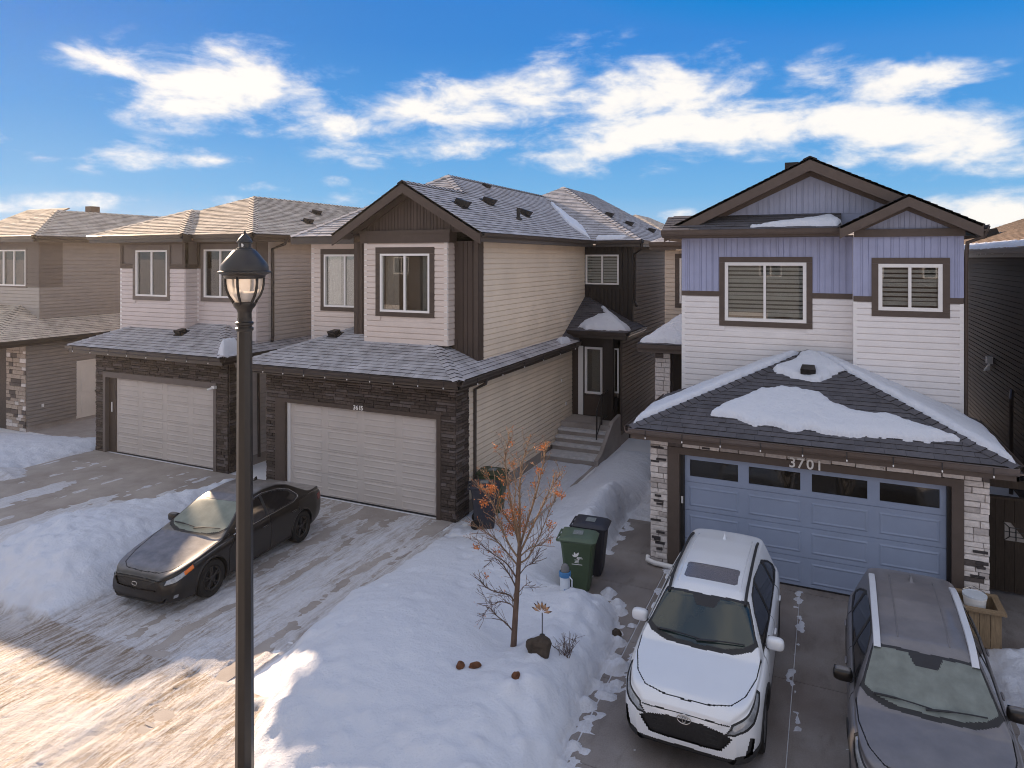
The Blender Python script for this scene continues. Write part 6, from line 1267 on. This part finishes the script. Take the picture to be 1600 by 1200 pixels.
# ------------------------------------------------------------------ wheeled bins
M['bin_green'] = mk('green bin plastic', (.055, .085, .045), .5, .1, 4, spec=.4); M['bin_green_lid'] = mk('green bin lid', (.085, .12, .08), .5, .1, 4, spec=.4); M['bin_grey'] = mk('dark grey bin plastic', (.032, .032, .042), .5, .1, 4, spec=.4); M['bin_olive'] = mk('olive bin lid', (.045, .055, .03), .5, .1, 4)
def wheelie(x, y, z, rz, body, lid, label, logo=False, group='wheeled bins'):
    """front faces local -Y, hinge and wheels at +Y"""
    E = empty('wheeled_bin', (x, y, z), label, 'wheelie bin', group, rz); mb = MB()
    lv = [(.00, .20, -.22, .20), (.06, .215, -.235, .22), (.85, .275, -.31, .30), (.90, .29, -.325, .31), (.93, .295, -.33, .315), (.93, .27, -.30, .29)]
    vs = []
    for z_, w, y0, y1 in lv:
        c = .045; vs += [(-w + c, y0, z_), (w - c, y0, z_), (w, y0 + c, z_), (w, y1 - c, z_), (w - c, y1, z_), (-w + c, y1, z_), (-w, y1 - c, z_), (-w, y0 + c, z_)]
    mb.add(vs, [(8 * i + j, 8 * i + (j + 1) % 8, 8 * i + 8 + (j + 1) % 8, 8 * i + 8 + j) for i in range(5) for j in range(8)] + [tuple(range(8))[::-1]]); mb.build('bin_body', body, E, smooth=35, local=True)
    mb = MB(); lv = [(.925, .30, -.36, .33), (.955, .31, -.37, .335), (.975, .295, -.35, .33), (1.005, .235, -.25, .24), (1.01, .20, -.2, .2)]; vs = []
    for z_, w, y0, y1 in lv:
        c = .07; t = lambda yy: .03 * (yy + .3); P_ = [(-w + c, y0), (w - c, y0), (w, y0 + c), (w, y1 - .02), (w - .02, y1), (-w + .02, y1), (-w, y1 - .02), (-w, y0 + c)]; vs += [(px, py, z_ + t(py)) for px, py in P_]
    mb.add(vs, [(8 * i + j, 8 * i + (j + 1) % 8, 8 * i + 8 + (j + 1) % 8, 8 * i + 8 + j) for i in range(4) for j in range(8)] + [tuple(range(32, 40))]); L_ = mb.build('lid', lid, E, smooth=35, local=True)
    MB().box((-.10, -.09, 1.022), (.10, .10, 1.03)).build('lid_sticker', M['sticker'], L_, local=True)
    mb = MB(); mb.tube([(-.26, .38, .95), (.26, .38, .95)], .016, 8)
    for q in (-.24, 0, .24): mb.box((q - .02, .30, .92), (q + .02, .385, .965))
    mb.build('handle', lid, E, local=True)
    for sg in (-1, 1): MB().lathe([(0, -.025), (.10, -.025), (.11, -.015), (.11, .015), (.10, .025), (.04, .028), (0, .03)], (sg * .245, .21, .11), 20, axis='X').build('wheel', M['rubber'], E, smooth=40, local=True)
    MB().tube([(-.24, .21, .11), (.24, .21, .11)], .012, 6).build('axle', M['black_metal'], E, local=True)
    if logo:   # white printed mark on the side: leaf pair over lines of small print
        mb = MB(); f = lambda u, v: (-.262 + (v - .62) * -.072 - .0 , u, v)
        def flat(pts): o = len(mb.v); mb.add([(-(.2155 + (v - .06) / .79 * .0595) - .004, u, v) for u, v in pts], [tuple(range(len(pts)))])
        leaf = lambda cu, cv, a, L, wd: [(cu + L * t * math.cos(a) - s_ * wd * math.sin(math.pi * t) * math.sin(a), cv + L * t * math.sin(a) + s_ * wd * math.sin(math.pi * t) * math.cos(a)) for s_, ts in ((1, np.linspace(0, 1, 8)), (-1, np.linspace(1, 0, 8)[1:-1])) for t in ts]
        flat(leaf(.02, .66, R(125), .12, .022)); flat(leaf(.02, .66, R(80), .10, .02)); flat(leaf(.02, .66, R(35), .075, .016)); flat(leaf(-.0, .645, R(205), .07, .012))
        for i, (u0, u1, v) in enumerate(((-.10, -.01, .655), (-.12, -.01, .635), (-.05, .035, .60), (-.045, .03, .575), (-.05, .035, .55), (-.11, .09, .515))): flat([(u0, v), (u1, v), (u1, v + .012), (u0, v + .012)])
        mb.build('printed_mark', M['white_paint'], E, local=True, fixn=False)
    return E
M['sticker'] = mk('faded lid sticker', (.20, .22, .22), .6, .3, 30)
wheelie(-4.32, 12.42, .02, R(90 + 10), M['bin_green'], M['bin_green_lid'], 'green wheeled bin with a white printed mark, set into the snow by the walk', True)
wheelie(-4.30, 13.14, .02, R(90 + 7), M['bin_grey'], M['bin_grey'], 'dark grey wheeled bin standing behind the green one by the walk')
wheelie(-7.30, 14.30, .02, R(115), M['bin_grey'], M['bin_grey'], 'dark wheeled bin at the corner of the dark stone garage')
wheelie(-7.55, 15.25, .02, R(100), M['bin_green'], M['bin_olive'], 'olive lidded wheeled bin against the cream side wall')

# ------------------------------------------------------------------ young tree with dried fruit
bark = mk('grey brown bark', (.13, .085, .065), .9, .3, 20, bump=.5, bscale=70, stretch=(1, 1, .3)); M['twig'] = mk('warm twig', (.22, .15, .10), .8, .25, 15)
M['fruit'] = mk('dried orange leaves', (.46, .17, .055), .7, .45, 40, island=.4)
tz = snow_z(-4.28, 9.32); T0 = Vector((-4.28, 9.32, tz - .05))
TE = empty('tree', T0, 'young leafless tree with orange dried clusters standing in the snowy yard', 'tree'); rt = random.Random(11)
def px3(u, v, dy=0): # place on the plane through the trunk that faces the camera, pushed by dy metres
    d = FWD + (u - 800) / 1067 * RGT + (403.5 - v) / 1067 * Vector((0, 0, 1)); dist = (T0 - CAMP).dot(FWD) + dy; return CAMP + d * dist
def curve(pts, n=5):
    P_ = [Vector(p) for p in pts]; out = []
    for i in range(len(P_) - 1):
        a, b, c, d = P_[max(i - 1, 0)], P_[i], P_[i + 1], P_[min(i + 2, len(P_) - 1)]
        for k in range(n): t = k / n; out.append(.5 * ((2 * b) + (c - a) * t + (2 * a - 5 * b + 4 * c - d) * t * t + (3 * b - a - 3 * c + d) * t ** 3))
    return out + [P_[-1]]
tr_ = curve([T0, px3(803, 1000), px3(806, 950), px3(809, 905, .02), px3(811, 870), px3(812, 845, -.02)])
MB().tube(tr_, [.050 - .022 * i / (len(tr_) - 1) for i in range(len(tr_))], 10).build('trunk', bark, TE, smooth=True)
LIMBS = [([(811, 850), (803, 815), (797, 780), (792, 745), (789, 712), (797, 688)], .02, .020), ([(812, 850), (812, 800), (812, 760), (816, 725), (826, 690)], -.05, .022), ([(812, 855), (824, 815), (838, 770), (846, 735), (853, 705)], .12, .020),
    ([(813, 862), (826, 835), (843, 800), (860, 765), (875, 742)], -.15, .018), ([(812, 880), (826, 870), (842, 840), (858, 800), (868, 778)], .25, .015), ([(810, 872), (795, 850), (780, 815), (768, 785), (752, 765)], -.12, .018), ([(810, 885), (796, 868), (776, 845), (757, 830), (743, 822)], .2, .015),
    ([(808, 905), (793, 882), (774, 868), (756, 855), (745, 843)], -.22, .013), ([(809, 925), (800, 905), (785, 882), (772, 872), (764, 880)], .1, .013), ([(806, 945), (796, 930), (775, 925), (760, 918), (750, 905)], .05, .013), ([(804, 990), (792, 975), (776, 962), (765, 950), (757, 960)], -.1, .013),
    ([(806, 960), (799, 945), (782, 940), (768, 945), (755, 930)], .2, .010), ([(812, 858), (805, 830), (786, 800), (776, 770), (762, 745)], .18, .016), ([(811, 860), (809, 830), (803, 795), (806, 760), (800, 725)], -.2, .016), ([(812, 870), (830, 855), (848, 850), (862, 830)], -.05, .012), ([(810, 900), (822, 885), (832, 880), (838, 868)], .1, .009), ([(808, 930), (820, 915), (830, 918)], -.1, .007)]
tips = []
for li, (pts, dy, r0) in enumerate(LIMBS):
    P_ = [px3(u, v, dy * k / (len(pts) - 1) * 2.2) for k, (u, v) in enumerate(pts)]; c = curve(P_, 4); mb = MB(); n = len(c); low = pts[0][1] > 895
    mb.tube(c, [r0 * (1 - .78 * i / (n - 1)) for i in range(n)], 6)
    for i in range(3, n):
        for q in range(rt.choice((1, 2, 2, 3))):
            d = (c[min(i + 1, n - 1)] - c[i - 1]).normalized(); a = (d + Vector((rt.gauss(0, .55), rt.gauss(0, .55), rt.gauss(.12 if not low else -.05, .4)))).normalized(); L = rt.uniform(.10, .34) * (1.1 - .4 * i / n); mid = c[i] + a * L * .5 + Vector((rt.gauss(0, .02), rt.gauss(0, .02), .02)); end = c[i] + a * L + Vector((0, 0, .04)); rr = max(.0035, r0 * .28)
            mb.tube([c[i], mid, end], [rr, rr * .8, .0028], 4)
            tips.append((end, low, li))
            if rt.random() < .6: e2 = mid + (a + Vector((rt.gauss(0, .6), rt.gauss(0, .6), .2))).normalized() * L * .5; mb.tube([mid, e2], [.0035, .0025], 4); tips.append((e2, low, li))
    tips.append((c[-1], low, li)); mb.build('branch', M['twig'] if not low else bark, TE, smooth=True)
mb = MB()
def leafbit(p, s):
    a = Vector((rt.gauss(0, 1), rt.gauss(0, 1), rt.gauss(0, 1))).normalized(); b = a.cross(Vector((rt.gauss(0, 1), rt.gauss(0, 1), rt.gauss(0, 1)))).normalized(); p = Vector(p); n = a.cross(b) * s * .25
    mb.add([p - a * s, p + b * s * .5 + n, p + a * s, p - b * s * .5 + n], [(0, 1, 2), (0, 2, 3)])
CL = [(768, 765, .085, 85), (757, 785, .06, 40), (803, 800, .12, 120), (812, 822, .14, 110), (795, 828, .10, 80), (775, 700, .05, 16), (800, 692, .05, 14), (845, 700, .06, 26), (852, 695, .05, 20), (842, 735, .05, 26), (800, 725, .05, 22), (875, 772, .06, 40), (858, 820, .06, 22), (745, 855, .05, 22), (778, 862, .06, 26), (760, 900, .05, 12), (835, 758, .05, 18), (785, 750, .06, 24), (868, 755, .06, 20), (752, 762, .05, 22), (790, 775, .06, 24), (860, 845, .05, 12)]
for u, v, s_, k in CL:
    o = px3(u, v, rt.uniform(-.15, .2))
    for i in range(int(k * 1.7)): leafbit(o + Vector((rt.gauss(0, s_ * .62), rt.gauss(0, s_ * .62), rt.gauss(0, s_ * .5))), rt.uniform(.010, .025))
for p, low, li in tips:
    if rt.random() < (.55 if not low else .08):
        for i in range(rt.randint(1, 4)): leafbit(p + Vector((rt.gauss(0, .02), rt.gauss(0, .02), rt.gauss(0, .02))), rt.uniform(.007, .016))
o = mb.build('dried_leaves', M['fruit'], TE, fixn=False); o['kind'] = 'stuff'

# ------------------------------------------------------------------ small things in the yard
def gz(x, y): return snow_z(x, y)
def rock(x, y, r, label, mat, seed, sink=.25, cat='rock'):
    rr = random.Random(seed); bm = bmesh.new(); bmesh.ops.create_icosphere(bm, subdivisions=3, radius=1)
    for v in bm.verts:
        n = 1 + .20 * math.sin(v.co.x * 2.3 + seed) + .16 * math.sin(v.co.y * 3.1 + seed * 2) + .10 * math.sin(v.co.z * 5 + v.co.x * 3) + rr.uniform(-.04, .04); v.co = Vector((v.co.x * r[0], v.co.y * r[1], v.co.z * r[2])) * n
    me = bpy.data.meshes.new('rock'); bm.to_mesh(me); bm.free(); me.materials.append(mat); o = bpy.data.objects.new('rock', me); COL.objects.link(o); o.location = (x, y, gz(x, y) + r[2] * (1 - 2 * sink)); o.rotation_euler = (0, 0, seed); return setp(o, label, cat)
M['rock'] = mk('dark rock', (.060, .046, .036), .9, .5, 9, bump=.8, bscale=30); M['rock_rust'] = mk('rusty stone', (.13, .055, .028), .9, .4, 12, bump=.6, bscale=40)
rock(-3.80, 9.16, (.165, .14, .15), 'large dark rock in the snow in front of the young tree', M['rock'], 2)
rock(-4.66, 8.40, (.065, .06, .05), 'leftmost of two small rusty stones lying in the snow', M['rock_rust'], 5); rock(-4.48, 8.46, (.085, .05, .04), 'elongated rusty stone right beside another small stone in the snow', M['rock_rust'], 7)
rock(-3.82, 8.40, (.06, .05, .07), 'small rusty upright stone alone at the front of the snow yard', M['rock_rust'], 9); rock(-3.18, 11.0, (.08, .07, .10), 'dark stone poking from the snowbank edge by the walk', M['rock'], 12)
OE = empty('garden_ornament', (-3.90, 9.55, gz(-3.9, 9.55)), 'metal flower garden ornament on a thin stake near the rock', 'garden ornament')
MB().tube([(0, 0, -.05), (0, 0, .36)], .008, 6).build('stake', M['black_metal'], OE, local=True); MB().lathe([(0, .0), (.05, .0), (.04, .03), (.01, .04)], (0, 0, -.0), 10).build('foot', M['black_metal'], OE, local=True)
M['petal'] = mk('bronze petal', (.42, .26, .16), .45, .3, 20, metal=.4); M['petal_dark'] = mk('dark petal tip', (.09, .045, .03), .5, .2, 20, metal=.3)
for k in range(7):
    a = math.pi * (k - 3) / 7.5; c, s_ = math.sin(a), math.cos(a); b0 = Vector((c * .03, -.02 + .01 * (k % 2), .37 + s_ * .03)); ln = .135; d = Vector((c, 0, s_)); q = Vector((s_, 0, -c))
    mb = MB(); mb.add([b0, b0 + d * ln * .55 + q * .024, b0 + d * ln * .8 + q * .014, b0 + d * ln * .8 - q * .014, b0 + d * ln * .55 - q * .024, b0 + d * ln * .5 + Vector((0, -.012, 0))], [(0, 1, 5), (1, 2, 5), (2, 3, 5), (3, 4, 5), (4, 0, 5)]); mb.add([b0 + d * ln * .8 + q * .014, b0 + d * ln * 1.12, b0 + d * ln * .8 - q * .014], [(0, 1, 2)], 1); mb.build('petal', [M['petal'], M['petal_dark']], OE, local=True, fixn=False)
JE = empty('jug', (-4.22, 11.40, gz(-4.22, 11.40)), 'white plastic jug with a blue lid sitting in the snow by the green bin', 'jug')
M['jug'] = mk('milky plastic', (.62, .66, .72), .4, .05, 8); M['jug_blue'] = mk('blue plastic', (.06, .19, .40), .4, .1, 8); M['jug_clear'] = mk('smoky clear plastic', (.16, .16, .17), .25, .1, 8)
lathe_obj('jug_body', [(0, -.05), (.085, -.05), (.09, -.03), (.09, .24), (.085, .27)], M['jug'], JE, 20); lathe_obj('lid_ring', [(.085, .27), (.105, .28), (.105, .36), (.09, .37)], M['jug_blue'], JE, 20); lathe_obj('cap', [(.08, .37), (.075, .43), (.05, .48), (.02, .50), (0, .50)], M['jug_clear'], JE, 20)
MB().tube([(.09, -.03, .30), (.15, -.05, .26), (.15, -.05, .14), (.095, -.03, .08)], .012, 6).build('handle', M['jug'], JE, local=True); MB().lathe([(0, 0), (.035, 0), (.03, .012), (0, .014)], (.03, -.088, .05), 12, axis='Y').build('spigot', M['jug_blue'], JE, local=True)
def twigs(x, y, h, n, label, seed):
    rr = random.Random(seed); E = empty('shrub', (x, y, gz(x, y)), label, 'shrub')
    for k in range(n):
        a = rr.uniform(0, 6.28); t = rr.uniform(.2, .9); d = Vector((math.cos(a) * t, math.sin(a) * t, 1)).normalized(); p = [Vector((rr.gauss(0, .02), rr.gauss(0, .02), -.03))]
        for i in range(4): d = (d + Vector((rr.gauss(0, .22), rr.gauss(0, .22), rr.gauss(-.05, .1)))).normalized(); p.append(p[-1] + d * h / 4)
        mb = MB(); mb.tube(p, [.006, .005, .004, .003, .002], 4)
        for q in range(3): i = rr.randint(1, 3); mb.tube([p[i], p[i] + Vector((rr.gauss(0, .07), rr.gauss(0, .07), rr.uniform(.0, .1)))], [.003, .002], 4)
        mb.build('stem', M['twig_dark'], E, local=True)
M['twig_dark'] = mk('dark twig', (.10, .065, .055), .9, .2, 15)
twigs(-3.46, 9.45, .36, 16, 'small bare shrub poking out of the snow right of the rock', 4)
# planter box with a bucket, side gate and fence on the right
PE = empty('planter_box', (2.24, 13.48, 0), 'cedar planter box at the foot of the right stone pillar', 'planter')
for i in range(4):
    MB().box((-.30 + .15 * i + .003, -.30, .02), (-.15 + .15 * i - .003, -.275, .60)).build('plank', M['wood'], PE, local=True); MB().box((-.30 + .15 * i + .003, .275, .02), (-.15 + .15 * i - .003, .30, .60)).build('plank', M['wood'], PE, local=True)
    for sg in (-1, 1): MB().box((sg * .30, -.272 + .136 * i + .003, .02), (sg * .275, -.136 + .136 * i - .003, .60)).build('plank', M['wood'], PE, local=True)
for a, b in (((-.36, -.36), (.36, -.26)), ((-.36, .26), (.36, .36)), ((-.36, -.26), (-.26, .26)), ((.26, -.26), (.36, .26))): MB().box((*a, .60), (*b, .64)).build('rim_board', M['wood'], PE, local=True)
MB().box((-.272, -.272, .30), (.272, .272, .34)).build('soil', M['gate_wood'], PE, local=True)
BE = empty('bucket', (2.22, 13.46, .34), 'white bucket with a pale lid inside the cedar planter', 'bucket'); lathe_obj('bucket_body', [(0, 0), (.13, 0), (.165, .36), (.172, .36), (.172, .40)], M['white_frame'], BE, 24); lathe_obj('lid', [(.176, .385), (.176, .41), (.16, .412), (.155, .405), (0, .405)], M['jug'], BE, 24); MB().tube([(-.17, 0, .37), (-.15, .1, .42), (0, .17, .47), (.15, .1, .42), (.17, 0, .37)], .006, 5).build('handle', M['chrome'], BE, local=True)
FE = empty('fence', (3.6, 15.5, 0), 'dark stained board gate closing the gap right of the stone pillar', 'gate')
x = 2.58
while x < 4.5:
    if 3.0 < x < 3.3: MB().box((x, 15.48, .06), (x + .145, 15.51, 1.02)).build('board', M['gate_wood'], FE); MB().box((x, 15.48, 1.36), (x + .145, 15.51, 1.78)).build('board', M['gate_wood'], FE)
    else: MB().box((x, 15.48, .06), (x + .145, 15.51, 1.78)).build('board', M['gate_wood'], FE)
    x += .15
for z_ in (.25, 1.55): MB().box((2.56, 15.512, z_), (4.55, 15.55, z_ + .09)).build('rail', M['gate_wood'], FE)
MB().box((2.56, 15.44, 1.785), (4.55, 15.56, 1.83)).build('cap_board', M['gate_wood'], FE)
MB().box((2.55, 15.40, 2.02), (4.55, 15.50, 2.16)).build('lintel', M['gate_wood'], FE)
M['gate_pane'] = mk('milky gate pane', (.30, .27, .25), .5, .1, 6)
gp_ = MB().box((3.0, 15.485, 1.02), (3.34, 15.50, 1.36)).build('pane', M['gate_pane'], FE)
for pts in ([(3.01, 1.35), (3.1, 1.27), (3.1, 1.10), (3.01, 1.02)], [(3.1, 1.27), (3.30, 1.27)], [(3.1, 1.19), (3.33, 1.19)], [(3.1, 1.10), (3.33, 1.10)], [(3.2, 1.27), (3.2, 1.03)], [(3.01, 1.19), (3.1, 1.19)]): MB().tube([(a, 15.475, b) for a, b in pts], .008, 5).build('lattice_bar', M['black_metal'], gp_)
MB().prism([(3.12, 15.475, 1.36), (3.36, 15.475, 1.36), (3.36, 15.475, 1.05)], (0, .012, 0)).build('brace', M['gate_wood'], FE)
# little chunks of snow crumbled on the driveway edge
# ------------------------------------------------------------------ thin haze volume added to imitate lens flare from the low sun
m = bpy.data.materials.new('flare haze'); m.use_nodes = True; nt = m.node_tree; nt.nodes.remove(nt.nodes['Principled BSDF'])
pv = mnode(nt, 'ShaderNodeVolumePrincipled'); pv.inputs['Color'].default_value = (1, .95, .88, 1); pv.inputs['Density'].default_value = .00034; pv.inputs['Anisotropy'].default_value = .72
nt.links.new(pv.outputs[0], nt.nodes['Material Output'].inputs['Volume'])
o = MB().box((-75, -45, -1.2), (45, 75, 10.2)).build('haze', m); o['kind'] = 'stuff'
